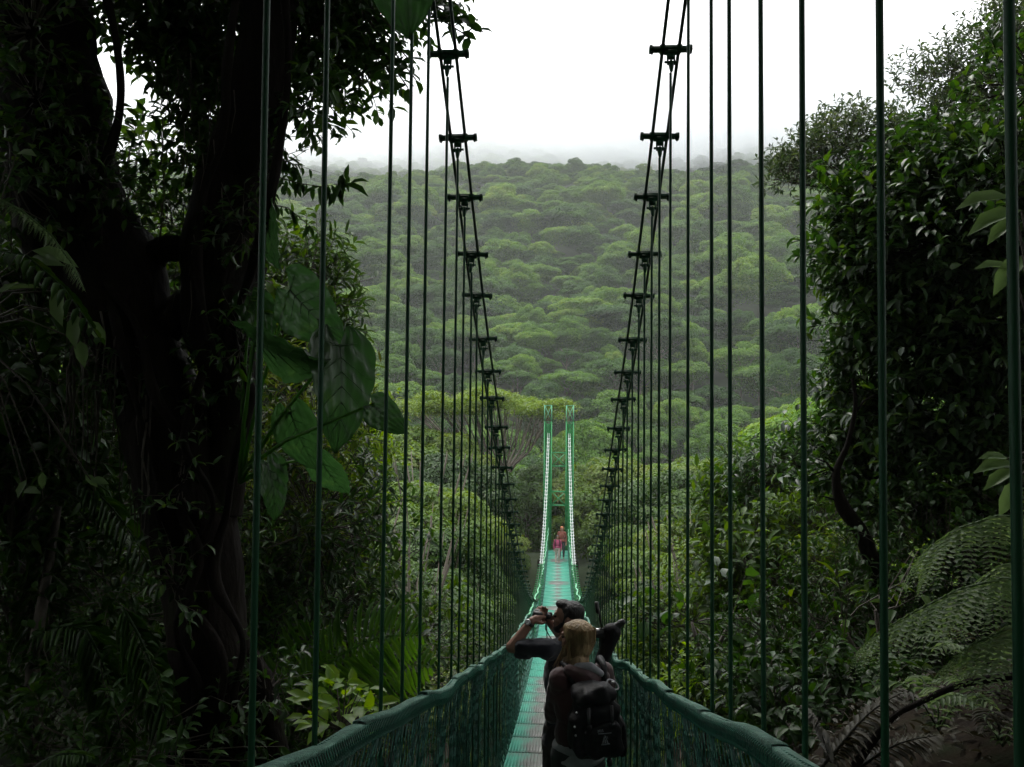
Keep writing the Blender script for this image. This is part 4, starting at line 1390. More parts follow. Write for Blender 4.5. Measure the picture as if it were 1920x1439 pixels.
# hanging dead roots and moss beards on the limb
mb = MB(); qr = random.Random(8)
for i in range(70):
    px = qr.uniform(120, 290); py = qr.uniform(560, 690) if px < 240 else qr.uniform(700, 800)
    a = P(px, py, DT - .25 + qr.uniform(-.1, .3)) - tbase
    ln = qr.uniform(.15, .75)
    pts = [a + Vector((qr.uniform(-.03, .03) * t, qr.uniform(-.03, .03), -ln * t)) for t in (0, .33, .66, 1)]
    mb.tube(pts, [.006, .005, .004, .002], 4)
for i in range(60):
    px = qr.uniform(300, 440); py = qr.uniform(100, 560)
    a = P(px, py, DT + qr.uniform(-.3, .2)) - tbase
    ln = qr.uniform(.08, .35)
    mb.tube([a, a + Vector((.01, 0, -ln * .5)), a + Vector((-.01, 0, -ln))], [.004, .003, .002], 3)
put('aerial_root', mb.mesh('aerial_root'), M['twig'], ft, kind='stuff')
# its leaf masses: (px, py, d, rx, rz, twigs)
lm = [(350, 60, 4.9, .30, .22, 90), (300, 30, 5.2, .35, .2, 80), (378, 190, 4.9, .11, .24, 80), (330, 90, 5.1, .16, .12, 55), (392, 320, 4.8, .09, .16, 40), (240, -20, 4.9, .4, .2, 90), (60, 60, 4.4, .3, .4, 60),
      (262, 215, 5.0, .05, .06, 2), (235, 330, 4.6, .09, .12, 8), (285, 320, 4.9, .10, .10, 7), (245, 400, 4.8, .10, .10, 12), (325, 420, 4.9, .13, .10, 22), (420, -60, 4.8, .5, .2, 110), (580, 60, 4.9, .20, .26, 60),
      (600, 170, 5.0, .14, .12, 26), (650, 60, 5.3, .26, .24, 60), (680, 130, 5.3, .14, .12, 30), (575, 195, 4.6, .07, .10, 14), (20, 330, 4.2, .2, .3, 40), (600, -60, 5, .6, .25, 120), (720, -30, 5.4, .4, .2, 80)]
masses = [(P(a, b, d), (rx, rx, rz), int(n * 1.25), 7) for a, b, d, rx, rz, n in lm]
A = [twig_leaves(c, r, nt, lp, .085, .04, .25, .2, .25) for c, r, nt, lp in masses]
Pp = np.concatenate([a[0] for a in A]); D = np.concatenate([a[1] for a in A]); N = np.concatenate([a[2] for a in A]); L = np.concatenate([a[3] for a in A]); W = np.concatenate([a[4] for a in A])
bb = npv(tbase)
sel = rng.permutation(len(Pp)); sel_p, sel_r = sel[:140], sel[140:]
leafM = leaf_object_mesh(FULL, .45)
leaf_parts(ft, leafM, M['glossy'], (Pp, D, N, L), sel_p, tbase)
put('crown', leaf_mesh('crown', Pp[sel_r] - bb, D[sel_r], N[sel_r], L[sel_r], W[sel_r], FULL), M['glossy'], ft, kind='stuff')
mb = MB()
for a, (c, r, nt, lp) in zip(A, masses):
    c0 = Vector(c) - tbase
    for s_, td in zip(a[5][::2], a[6][::2]):
        s0 = Vector(s_ - bb); mb.tube([c0.lerp(s0, .3), s0, s0 + Vector(td) * a[7]], [.006, .004, .002], 3, cap=False)
put('twig', mb.mesh('twig'), M['twig'], ft, kind='stuff')

# ------------------------------------------------------------------ broad-leaved branch reaching over the bridge at the top
bbase = P(560, -60, 5.2)
bt = thing('overhanging_branch', 'leafy branch with broad dark leaves reaching in at the top beside the left main cable', 'branch', bbase)
tips = [(800, 20, 5.0), (845, 35, 4.9), (880, 70, 4.9), (885, 35, 5.0), (905, 60, 4.9), (740, 60, 5.0), (765, 110, 5.0), (700, 160, 5.1), (765, 165, 5.0), (740, 150, 5.0), (655, 160, 5.2), (620, 190, 5.3), (690, 95, 5.1), (650, 110, 5.1), (780, 150, 5.1), (860, 10, 4.9), (720, 130, 5.0), (600, 130, 5.2), (640, 50, 5.1), (700, 40, 5.1), (600, 70, 5.1), (570, 230, 5.2), (680, 70, 5.1), (730, 90, 5.0), (560, 140, 5.2), (590, 20, 5.2), (630, 80, 5.2), (755, 30, 5.0), (820, 5, 4.9)]
mb = MB(); lp_, ld_, ln_, ll_ = [], [], [], []
for i, t in enumerate(tips):
    e = P(*t) - bbase
    mid = e * .55 + Vector((0, 0, .10))
    mb.tube([(0, 0, 0), mid, e], [.014, .008, .004], 5)
    for k in range(9):
        an = k * 2.4 + i
        tt = 1 - .028 * k
        c = e + (mid - e).normalized() * (.030 * k)
        dv = Vector((math.cos(an), math.sin(an) * .8, qr.uniform(-.75, .35))).normalized()
        lp_.append(c + bbase); ld_.append(dv); ln_.append((Vector((0, -.35, 1)) + Vector((qr.uniform(-.8, .8), qr.uniform(-.8, .8), 0))).normalized()); ll_.append(qr.uniform(.085, .135))
put('branch', mb.mesh('branch', True), M['twig'], bt)
WIDE = leaf_object_mesh(FULL, .55)
leaf_parts(bt, WIDE, M['glossy'], (lp_, ld_, ln_, ll_), range(len(lp_)), bbase)

# ------------------------------------------------------------------ big heart-shaped leaves
M['taro'] = None
m, n, out, b = new_mat('heart_leaf')
tc = n.nodes.new('ShaderNodeTexCoord')
nz = n.nodes.new('ShaderNodeTexNoise'); nz.inputs['Scale'].default_value = 2.5; nz.inputs['Detail'].default_value = 5
n.links.new(tc.outputs['Object'], nz.inputs['Vector'])
col = ramp(n, nz.outputs[0], [(.3, (.018, .055, .012)), (.6, (.030, .085, .018)), (.70, (.05, .11, .02)), (.76, (.16, .10, .02))])
n.links.new(col, b.inputs['Base Color']); b.inputs['Roughness'].default_value = .3
tr = n.nodes.new('ShaderNodeBsdfTranslucent'); hs = n.nodes.new('ShaderNodeHueSaturation'); hs.inputs['Value'].default_value = 1.6
n.links.new(col, hs.inputs['Color']); n.links.new(hs.outputs[0], tr.inputs[0])
ms = n.nodes.new('ShaderNodeMixShader'); ms.inputs[0].default_value = .45
n.links.new(b.outputs[0], ms.inputs[1]); n.links.new(tr.outputs[0], ms.inputs[2]); n.links.new(ms.outputs[0], out.inputs[0])
M['taro'] = m


def heart_mesh(seed, wk=.42):
    """heart-shaped blade, unit length along +x from the notch, ribs and waves in relief"""
    r = random.Random(seed)
    V, Q = [], []
    nu, nv = 22, 20
    for i in range(nu + 1):
        t = i / nu
        x = -.22 + 1.22 * t
        hw = wk * math.sqrt(max(0, math.sin(min(1, (t + .02) * 1.02) * PI) ** .9)) * (1.28 - .62 * t) if t < 1 else 0
        inner = .0
        if x < 0: inner = .10 * (-x / .22) ** .7
        for j in range(nv + 1):
            s = -1 + 2 * j / nv
            yv = (inner + (max(hw, inner) - inner) * abs(s)) * (1 if s > 0 else -1) if s != 0 else 0
            if s == 0: yv = 0
            xx = x if abs(s) > .05 or x > 0 else max(x, 0)
            z = .10 * abs(yv) - .28 * xx * xx + .018 * math.sin(abs(yv) * 26 - xx * 22) * min(1, abs(s) * 2) + .03 * math.sin(6 * xx + seed) * s + .012 * math.sin(19 * s + seed)
            V.append((xx, yv, z))
    for i in range(nu):
        for j in range(nv):
            a = i * (nv + 1) + j
            Q.append((a, a + 1, a + nv + 2, a + nv + 1))
    return mesh_np('leaf_blade', V, quads=Q, smooth=True)


def rib_mesh(wk=.42):
    mb = MB()
    mb.tube([(x, 0, -.28 * x * x + .004) for x in np.linspace(0, .98, 8)], [.011, .010, .009, .007, .006, .005, .004, .002], 5)
    for x0 in (0, .12, .26, .40, .55, .7):
        for s in (-1, 1):
            pts = []
            for t in np.linspace(0, 1, 5):
                xx = x0 + t * .22 - (.28 * t if x0 == 0 else 0); yv = s * t * wk * (.95 - x0 * .75) * (.85 if x0 else .7)
                pts.append((xx, yv, .10 * abs(yv) - .28 * xx * xx + .012))
            mb.tube(pts, [.006, .005, .004, .003, .0015], 4)
    return mb.mesh('rib', True)


HM = [heart_mesh(1), heart_mesh(2, .36), heart_mesh(3, .46)]
for h_ in HM: h_.materials.append(M['taro'])
RM = rib_mesh(); RM.materials.append(M['taro'])
for (a, b_, d_, rx, rz, n_, lb_) in ((455, 640, 4.45, .07, .22, 26, 'tuft of small epiphyte leaves on the right limb beside the heart leaves'), (395, 720, 4.6, .06, .20, 26, 'pale tuft of epiphytes in the narrow gap of the forked trunk'),
                                (530, 260, 4.7, .05, .22, 24, 'tuft of leaves clinging high on the right limb against the sky'), (215, 690, 4.5, .10, .16, 24, 'tuft of hanging leaves under the thick left limb'),
                                (500, 1290, 4.5, .10, .25, 26, 'tuft of low leaves at the buttress root of the forked trunk'), (340, 900, 4.4, .05, .2, 14, 'small tuft of leaves on the left side of the forked trunk'),
                                (180, 330, 4.35, .12, .22, 30, 'tuft of leaves on the face of the thick left limb'), (330, 1090, 4.4, .08, .22, 24, 'tuft of leaves low on the left flank of the forked trunk'), (455, 420, 4.45, .07, .18, 24, 'tuft of leaves midway up the right limb'), (70, 180, 4.3, .14, .2, 30, 'tuft of leaves high on the thick left limb')):
    c_ = P(a, b_, d_)
    foliage_thing('epiphyte', lb_, 'plant', c_, [(c_, (rx, rx, rz), n_, 6)], .07, M['glossy'], 'epiphytes growing on the forked tree', FULL, 0, True, None, None, .4, .3, .2, .3)
hb = P(450, 905, 4.4)
hp_ = thing('heart_leaf_climber', 'climber with huge heart-shaped leaves growing from the forked trunk', 'climbing plant', hb)
# (notch px, py, d, tip px, py, d, length scale, roll, mesh)
big = [(545, 545, 4.2, 612, 628, 4.0, 1, .5), (636, 650, 4.0, 655, 815, 3.9, 1, -.75), (545, 775, 4.2, 580, 875, 4.2, 1, .15), (478, 640, 4.1, 572, 712, 3.8, 1, 1.35), (700, 762, 3.7, 746, 800, 3.6, 1, .2), (505, 400, 4.4, 498, 490, 4.3, 1, .9),
       (470, 560, 4.5, 500, 630, 4.4, 1, -.5), (600, 860, 4.4, 640, 935, 4.5, 1, .5), (500, 870, 4.3, 530, 960, 4.3, 1, -.9)]
for i, (ax_, ay, ad, bx, by, bd_, mi, roll) in enumerate(big):
    a, b_ = P(ax_, ay, ad), P(bx, by, bd_)
    x = (b_ - a); Ls_ = x.length * (1.12 if i != 3 else 1.0); x.normalize()
    nrm = Vector((0, -1, .25)); nrm = (nrm - x * nrm.dot(x)).normalized()
    nrm = Matrix.Rotation(roll, 3, x) @ nrm
    yv = nrm.cross(x)
    o = put('leaf', HM[mi], None, hp_)
    mt = (Matrix((x, yv, nrm)).transposed() * Ls_).to_4x4(); mt.translation = a - hb; o.matrix_local = mt
    rb = put('rib', RM, None, o)
    mb = MB(); st = Vector((0, 0, 0)) if i != 4 else Vector((0, 0, .05))
    e = a - hb
    mb.tube([st, st.lerp(e, .4) + Vector((0, -.03, .04)), e + Vector((0, 0, .01)), e], [.012, .009, .006, .006], 6)
    put('petiole', mb.mesh('petiole', True), M['palm'], hp_)
# one high leaf at the top of the frame
hb2 = P(730, -120, 3.6)
h2 = thing('heart_leaf_climber', 'single broad green leaf hanging into the top edge above the left cables', 'climbing plant', hb2)
a, b_ = P(745, -85, 3.6), P(765, 28, 3.5)
x = b_ - a; l_ = x.length * 1.1; x.normalize(); nrm = Vector((.1, -1, .5)); nrm = (nrm - x * nrm.dot(x)).normalized()
o = put('leaf', HM[2], None, h2); mt = (Matrix((x, nrm.cross(x), nrm)).transposed() * l_).to_4x4(); mt.translation = a - hb2; o.matrix_local = mt
mb = MB(); mb.tube([(0, 0, 0), a - hb2], .006, 6); put('petiole', mb.mesh('petiole'), M['palm'], h2)


# ------------------------------------------------------------------ feather fronds (palms and ferns)
def frond(root, base, pts, npairs, ll, lw, mat, droop=.25, fine=False, label=None, r0=.008, rachmat=None, fwd=.45, upn=(0, 0, 1)):
    """pts world points of the midrib; one object 'frond' with the midrib as its sub-part"""
    pts = [Vector(p) for p in pts]
    tt = np.linspace(0, 1, len(pts))
    arr = np.array([npv(p) for p in pts])
    def at(t): return np.array([np.interp(t, tt, arr[:, k]) for k in range(3)])
    Pp, D, N, L, W = [], [], [], [], []
    for i in range(npairs):
        t = (i + .6) / npairs
        p = at(t); tg = unit(at(min(1, t + .03)) - at(max(0, t - .03)))
        up_ = np.array(upn, float); sd = unit(np.cross(tg, up_))
        env = math.sin(PI * min(1, (t * .86 + .12))) ** .6
        for s in (-1, 1):
            dv = unit(sd * s + tg * fwd + np.array([0, 0, -droop]) + rng.normal(size=3) * .04)
            l = ll * env * (.93 + .14 * rng.random())
            if fine:
                ns = 13
                s2 = unit(tg - dv * (tg @ dv))
                for k in range(ns):
                    u = (k + .5) / ns
                    q = p + dv * l * u + np.array([0, 0, -1]) * l * .10 * u * u
                    for s3 in (-1, 1):
                        Pp.append(q); D.append(unit(s2 * s3 + dv * .45)); N.append(np.cross(dv, s2) * (1 if np.cross(dv, s2)[2] > 0 else -1) + rng.normal(size=3) * .08)
                        L.append(l * .16 * (1 - u * .75)); W.append(l * .16 * (1 - u * .75) * .42)
            else:
                Pp.append(p); D.append(dv); N.append(unit(up_ + rng.normal(size=3) * .12)); L.append(l); W.append(lw)
    bb = npv(base)
    o = put('frond', leaf_mesh('frond', np.array(Pp) - bb, np.array(D), np.array(N), np.array(L), np.array(W), SIMPLE if fine else FULL), mat, root, label=label)
    mb = MB(); mb.tube([p - Vector(base) for p in pts], list(np.linspace(r0, r0 * .25, len(pts))), 5)
    put('midrib', mb.mesh('midrib', True), rachmat or mat, o)
    return o


def arc(a, b, lift, n=9):
    a, b = Vector(a), Vector(b)
    return [a.lerp(b, t) + Vector((0, 0, lift * math.sin(PI * t))) for t in np.linspace(0, 1, n)]


pb = P(480, 1340, 5.4)
pl = thing('palm', 'palm with feathery green fronds arching behind the small bright shrub', 'palm', pb)
for (x0, y0, x1, y1, d, lf_, npr, ll) in ((560, 1290, 790, 1190, 5.2, .10, 24, .30), (500, 1330, 600, 1180, 5.6, .05, 18, .26), (590, 1330, 810, 1250, 5.6, .12, 20, .28), (470, 1340, 540, 1120, 6.0, .0, 16, .3)):
    frond(pl, pb, arc(P(x0, y0, d), P(x1, y1, d + .2), lf_), npr, ll, .034, M['palm'], .15, upn=(-.15, -.9, .35))
mb = MB(); mb.tube([Vector((0, 0, -1.2)), (0, 0, -.1), P(545, 1300, 5.3) - pb], [.06, .05, .02], 8); put('stem', mb.mesh('stem', True), M['twig'], pl)
pb2 = P(60, 1300, 5.0)
pl2 = thing('palm', 'dark shaded palm with long drooping fronds left of the forked trunk', 'palm', pb2)
for (x0, y0, x1, y1, d, lf_, npr, ll) in ((230, 1140, 330, 1400, 4.2, .08, 22, .30), (160, 1180, 240, 1439, 4.4, .1, 22, .30), (150, 900, 310, 1120, 5.2, .1, 20, .30), (110, 960, 40, 1250, 5.2, .1, 20, .3), (60, 1200, 250, 1300, 4.8, .2, 22, .30), (40, 1460, 170, 1420, 3.6, .05, 18, .12)):
    frond(pl2, pb2, arc(P(x0, y0, d), P(x1, y1, d), lf_), npr, ll, .028, M['dark'], .35)
mb = MB(); mb.tube([(0, 0, -1), (0, 0, .2), P(110, 950, 5.2) - pb2], [.05, .04, .02], 8); put('stem', mb.mesh('stem', True), M['twig'], pl2)
# fern frond catching the light at the left edge
fb_ = P(-120, 420, 3.2)
fl = thing('fern', 'glinting fern frond crossing the left edge below the thick limb', 'fern', fb_)
frond(fl, fb_, [P(-100, 350, 3.2), P(-20, 365, 3.15), P(40, 395, 3.1), P(95, 440, 3.1), P(135, 495, 3.1), (P(158, 545, 3.1))], 30, .10, .02, M['fern'], .5, True)
frond(fl, fb_, [P(-100, 520, 3.4), P(-20, 470, 3.3), P(50, 480, 3.3), P(120, 540, 3.3), (P(190, 640, 3.3))], 22, .16, .03, M['dark'], .4)

# big torn leaf plant at left edge
mb = MB()
lb = P(-60, 620, 3.9)
tl_ = thing('broad_leaf_plant', 'plant with lobed yellowish leaves at the left edge beside the thick limb', 'plant', lb)
yl = leaf_object_mesh(FULL, .5)
lpz = [(40, 500, 3.8, .22), (75, 540, 3.8, .2), (110, 545, 3.8, .17), (145, 590, 3.8, .16), (165, 600, 3.8, .13), (150, 640, 3.8, .13), (60, 470, 3.8, .2), (15, 300, 3.7, .17), (30, 290, 3.7, .12), (50, 900, 3.9, .09), (80, 885, 3.9, .08), (160, 890, 3.9, .08), (170, 900, 3.9, .09), (45, 920, 3.9, .1)]
leaf_parts(tl_, yl, M['fern'], ([P(a, b, c) for a, b, c, e in lpz], [Vector((qr.uniform(-.2, .9), qr.uniform(-.5, .2), qr.uniform(-1, .1))).normalized() for _ in lpz], [Vector((qr.uniform(-.4, .4), -.7, .7)) for _ in lpz], [e for *_, e in lpz]), range(len(lpz)), lb)
for a, b, c, e in lpz:
    mb.tube([(0, 0, 0), (P(a, b, c) - lb) * .5 + Vector((0, 0, .08)), P(a, b, c) - lb], [.006, .004, .003], 4)
put('stem', mb.mesh('stem'), M['twig'], tl_)

# drooping twig of narrow leaves between trunk and hanger
mb = MB(); nb_ = P(490, 340, 4.6)
nt_ = thing('drooping_twig', 'thin twigs with narrow hanging leaves right of the forked trunk, before the ridge', 'twig', nb_)
pts_l = [[(485, 320), (530, 335), (565, 345), (600, 350), (640, 345)], [(490, 380), (540, 390), (600, 440)], [(490, 300), (520, 298), (545, 305), (560, 330)], [(600, 350), (630, 370), (640, 340), (646, 320)], [(490, 345), (512, 350), (516, 420)]]
Pl, Dl, Nl, Ll = [], [], [], []
for li in pts_l:
    w3 = [P(a, b, 4.55) for a, b in li]
    mb.tube([p - nb_ for p in w3], list(np.linspace(.0045, .0015, len(w3))), 4)
    for k in range(int(7 * len(li))):
        t = qr.random() * (len(li) - 1); i = int(t); p = w3[i].lerp(w3[min(i + 1, len(w3) - 1)], t - i)
        Pl.append(p); Dl.append(Vector((qr.uniform(-.6, .6), qr.uniform(-.3, .3), -1)).normalized()); Nl.append(Vector((qr.uniform(-.6, .6), -1, .2))); Ll.append(qr.uniform(.04, .085))
for (a, b, dx, dz, l) in ((646, 345, .8, -.35, .15), (640, 345, -.3, -.8, .12), (650, 340, 0.1, 1, .09), (655, 345, .9, .15, .11), (600, 350, -.7, -.4, .11), (604, 352, .1, -1, .13), (585, 250, .3, -1, .1), (520, 250, .9, -.4, .1)):
    Pl.append(P(a, b, 4.5)); Dl.append(Vector((dx, -.2, dz)).normalized()); Nl.append(Vector((0, -.7, .7))); Ll.append(l)
put('stem', mb.mesh('stem'), M['twig'], nt_)
leaf_parts(nt_, leaf_object_mesh(FULL, .36), M['glossy'], (Pl, Dl, Nl, Ll), range(len(Pl)), nb_)

# small bright shrub
sb0 = P(640, 1400, 4.3)
bs_ = thing('bright_shrub', 'small shrub of bright yellow green sunlit leaves beside the left rail', 'shrub', sb0)
mb = MB(); Pl, Dl, Nl, Ll = [], [], [], []
for i in range(74):
    an = qr.uniform(0, 2 * PI); q_ = math.sqrt(qr.random())
    px, py, d = 636 + 76 * q_ * math.cos(an), 1322 + 52 * q_ * math.sin(an), 4.3 + qr.uniform(-.18, .18)
    p = P(px, py, d); c = P(640, 1370, 4.35)
    if i % 3 == 0: mb.tube([P(640, 1470, 4.3) - sb0, c - sb0, p - sb0], [.008, .005, .002], 4)
    dv = (p - c).normalized() * .6 + Vector((qr.uniform(-.7, .7), qr.uniform(-.8, .3), qr.uniform(-.6, .3)))
    Pl.append(p); Dl.append(dv.normalized()); Nl.append(Vector((qr.uniform(-.5, .5), qr.uniform(-.9, -.1), 1))); Ll.append(qr.uniform(.07, .125))
put('stem', mb.mesh('stem'), M['twig'], bs_)
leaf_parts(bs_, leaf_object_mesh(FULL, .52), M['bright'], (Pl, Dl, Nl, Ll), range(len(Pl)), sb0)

# ------------------------------------------------------------------ undergrowth at the left
def bush(name, label, px, py, d, rx, rz, nt, leaf, mat, group='shrubs on the left bank', cat='shrub', lobes=3, nparts=0, seed=0, base_dz=None, lp=8, lw=.45, ry=None):
    r = random.Random(seed + int(px))
    lw = r.choice((.30, .38, .46, .56, .66)); leaf = leaf * r.choice((.8, 1.0, 1.3)); nt = int(nt * (1.25 if lw < .4 else 1))
    c = P(px, py, d)
    base = Vector((c.x, c.y, c.z - rz - (base_dz or .5)))
    ms_ = []
    for k in range(lobes):
        o = Vector((r.uniform(-.5, .5) * rx, r.uniform(-.4, .4) * rx, r.uniform(-.5, .5) * rz)) if lobes > 1 else Vector((0, 0, 0))
        f = r.uniform(.55, .8) if lobes > 1 else 1
        ms_.append((c + o, (rx * f, (ry or rx) * f, rz * f), max(4, int(nt / lobes)), lp))
    limbs = [([base, base.lerp(m_[0], .6) + Vector((r.uniform(-.1, .1), 0, 0)), m_[0]], [leaf * .25, leaf * .16, leaf * .07]) for m_ in ms_]
    return foliage_thing(name, label, cat, base, ms_, leaf, mat, group, FULL, nparts, True, limbs, M['twig'], lw)


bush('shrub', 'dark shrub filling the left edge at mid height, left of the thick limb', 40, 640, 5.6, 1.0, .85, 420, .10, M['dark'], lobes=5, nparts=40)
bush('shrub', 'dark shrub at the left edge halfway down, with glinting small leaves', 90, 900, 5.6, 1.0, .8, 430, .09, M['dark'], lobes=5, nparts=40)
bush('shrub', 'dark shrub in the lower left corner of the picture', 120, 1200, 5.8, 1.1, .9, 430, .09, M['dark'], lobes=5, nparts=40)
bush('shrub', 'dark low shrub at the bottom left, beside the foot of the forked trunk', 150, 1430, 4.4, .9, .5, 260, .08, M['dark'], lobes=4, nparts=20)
bush('shrub', 'dark green shrub seen between trunk and heart leaves', 520, 880, 6.5, .7, .9, 300, .11, M['mid'], lobes=4, nparts=20)
bush('shrub', 'dark green shrub under the heart leaves, right of the forked trunk', 560, 1060, 6.4, .75, .8, 330, .10, M['glossy'], lobes=4, nparts=30)
bush('shrub', 'deeply shaded shrub at the foot of the forked trunk on its right', 520, 1430, 5.6, .5, .45, 160, .09, M['dark'], lobes=4)
bush('shrub', 'tall leafy shrub rising behind the heart leaves into the light', 560, 630, 11, .72, 1.0, 260, .17, M['mid'], lobes=4, nparts=20)
bush('shrub', 'leafy green shrub seen through the fork of the trunk', 300, 520, 10, 1.6, 1.0, 300, .15, M['mid'], lobes=4)
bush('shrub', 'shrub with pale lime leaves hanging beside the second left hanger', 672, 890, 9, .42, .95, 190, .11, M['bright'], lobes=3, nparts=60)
bush('shrub', 'mid green shrub behind the palm fronds beside the left rail', 730, 1200, 10, 1.0, 1.0, 300, .14, M['mid'], lobes=4)
bush('shrub', 'broad dense shrub behind the dark undergrowth on the far left', 120, 560, 11, 2.6, 2.2, 700, .2, M['mid'], lobes=6)
bush('shrub', 'deep green thicket behind the forked trunk low down', 360, 1000, 9.5, 2.4, 2.4, 800, .17, M['dark'], lobes=7)
bush('shrub', 'mid green thicket above the palm right of the forked trunk', 600, 1150, 9.5, 1.2, 1.2, 380, .15, M['mid'], lobes=5)
bush('shrub', 'dark thicket at the far left low down behind the palm', 60, 1250, 8.5, 2.0, 1.8, 600, .15, M['dark'], lobes=6)

# ------------------------------------------------------------------ right side
RT = [  # px, py, d, rx, rz, twigs
    (1670, 385, 9.2, .66, .45, 190), (1780, 355, 9.0, .75, .55, 220), (1890, 350, 8.6, .9, .55, 230), (1632, 470, 9.4, .5, .5, 180), (1700, 470, 9.0, .8, .6, 220), (1840, 470, 8.6, .9, .6, 220), (1665, 600, 9.4, .55, .5, 180),
    (1760, 620, 9.1, .8, .6, 200), (1890, 620, 8.8, .8, .6, 200), (1625, 730, 9.6, .5, .55, 160), (1720, 760, 9.3, .8, .6, 190), (1860, 780, 9.0, .9, .6, 190), (1590, 860, 9.6, .5, .5, 140), (1700, 900, 9.3, .7, .6, 180), (1830, 930, 9.1, .9, .6, 180),
    (2000, 500, 8.6, .9, 1.5, 300), (2000, 850, 8.6, .9, 1.5, 260), (1950, 150, 9.4, .7, .6, 120)]
rb_ = P(1790, 1400, 9.3)
masses = [(P(a, b, d), (rx, rx, rz), int(n * 1.0), 8) for a, b, d, rx, rz, n in RT]
lb_ = [([P(1800, 1400, 9.3), P(1820, 1100, 9.3), P(1840, 800, 9.3), P(1850, 500, 9.2), P(1850, 330, 9.1)], [.16, .13, .11, .08, .04])]
for a, b, d, rx, rz, n in RT[:15]:
    lb_.append(([P(1835, min(1250, b + 190), 9.3), P((a + 1835) / 2, b + 80, (d + 9.3) / 2), P(a, b, d)], [.06, .04, .015]))
foliage_thing('glossy_leaved_tree', 'dense dark tree with glossy leaves filling the right side behind the last hangers', 'tree', rb_, masses, .135, M['glossy'], None, FULL, 290, True, lb_, M['bark'], .48, .2, .3, .35, 'trunk', 'crown')
# taller tree with fine leaves standing behind it
ML = [(1480, 330, 15, .45, .20, 90), (1530, 310, 15, .7, .28, 150), (1570, 285, 15, .8, .34, 200), (1605, 250, 15.2, .8, .30, 220), (1660, 300, 15, .7, .4, 120), (1690, 275, 15, .5, .3, 50), (1760, 150, 15.5, .85, .40, 170), (1820, 120, 15.5, .8, .38, 150), (1800, 210, 15.3, .9, .42, 170), (1880, 175, 15.3, .9, .5, 190), (1870, 60, 15.5, .6, .4, 130), (1915, 40, 15.5, .7, .5, 160),
      (1880, 240, 15, 1, .5, 170), (1740, 270, 15, .8, .4, 120), (1960, 120, 15, 1, .8, 160), (1790, 270, 15, .9, .4, 150), (1845, 290, 15, .9, .4, 150)]
tb_ = P(1960, 900, 15.5)
lb_ = [([tb_, P(1950, 600, 15.5), P(1930, 350, 15.4), P(1925, 200, 15.4), P(1935, 40, 15.4)], [.22, .18, .14, .09, .04])]
for a, b, d, rx, rz, n in ML:
    lb_.append(([P(1932, min(420, b + 150), 15.4), P((a * 1.2 + 1932) / 2.2, b + 45, 15.3), P(a, b + 12, d)], [.06, .035, .012]))
foliage_thing('fine_leaved_tree', 'tall tree with small tufted leaves on layered branches against the sky at upper right', 'tree', tb_, [(P(a, b, d), (rx, rx, rz), int(n * .85), 9) for a, b, d, rx, rz, n in ML], .115, M['fine'], None, SIMPLE, 0, True, lb_, M['twig'], .34, -.1, .8, .3, 'trunk', 'crown')

G2 = 'shrubs on the right slope'
bush('shrub', 'leafy shrub with pointed leaves between the third and fourth right hangers', 1480, 870, 13, .65, .65, 200, .15, M['glossy'], G2, lobes=3, nparts=30)
bush('shrub', 'light green shrub on the right slope below the lit hillside', 1400, 960, 14, 1.0, .8, 280, .16, M['mid'], G2, lobes=4, nparts=20)
bush('shrub', 'shrub with broad leaves left of the curved bare stem', 1530, 990, 12, .9, .9, 300, .14, M['mid'], G2, lobes=4, nparts=30)
bush('shrub', 'green shrub on the right slope at the middle of the right hangers', 1330, 1050, 14, .8, .8, 260, .15, M['mid'], G2, lobes=4, nparts=20)
bush('shrub', 'bright leaved shrub right of the curved bare stem', 1570, 1070, 10.5, .45, .3, 110, .12, M['mid'], G2, lobes=2, nparts=40)
bush('shrub', 'shrub with rosettes of long green leaves low on the right slope', 1430, 1110, 11.5, .8, .7, 260, .14, M['mid'], G2, lobes=4, nparts=40)
bush('shrub', 'small lime green shrub just above the right rail', 1320, 1285, 9.5, .45, .3, 110, .12, M['bright'], G2, lobes=2, nparts=40)
bush('shrub', 'dark shrub above the right rail between the near hangers', 1440, 1280, 9, .8, .6, 240, .11, M['dark'], G2, lobes=4)
bush('shrub', 'dark glinting shrub below the glossy tree', 1600, 1200, 8, 1.0, .75, 330, .095, M['dark'], G2, lobes=5, nparts=30)
bush('shrub', 'dark thicket below the curved bare stem behind the fern', 1700, 1080, 8.6, 1.1, .9, 330, .10, M['dark'], G2, lobes=5)
bush('shrub', 'deep dark thicket behind the tree fern at the right edge', 1880, 1100, 8, 1.3, 1.2, 360, .11, M['dark'], G2, lobes=5)
bush('shrub', 'dark low growth at the foot of the right bank', 1560, 1390, 6.5, .9, .5, 300, .08, M['dark'], G2, lobes=4)
bush('shrub', 'dark green thicket filling the slope left of the glossy tree', 1480, 1230, 12.5, 1.6, 1.5, 450, .15, M['dark'], G2, lobes=6)
bush('shrub', 'pale green shrub where the right slope meets the net', 1250, 1180, 13, .9, .8, 240, .14, M['mid'], G2, lobes=4)
bush('shrub', 'plant with large drooping dark leaves just above the right rail near the net', 1325, 1170, 9.5, .55, .3, 14, .26, M['glossy'], G2, lobes=2, nparts=20, lp=3)
bush('shrub', 'plant with large pale green leaves below the curved bare stem', 1620, 1160, 7.2, .45, .35, 14, .22, M['mid'], G2, lobes=2, nparts=20, lp=3)
bush('shrub', 'broad leaved plant low on the right slope by the third right hanger', 1480, 1330, 7.0, .5, .3, 16, .20, M['glossy'], G2, lobes=2, nparts=20, lp=3)
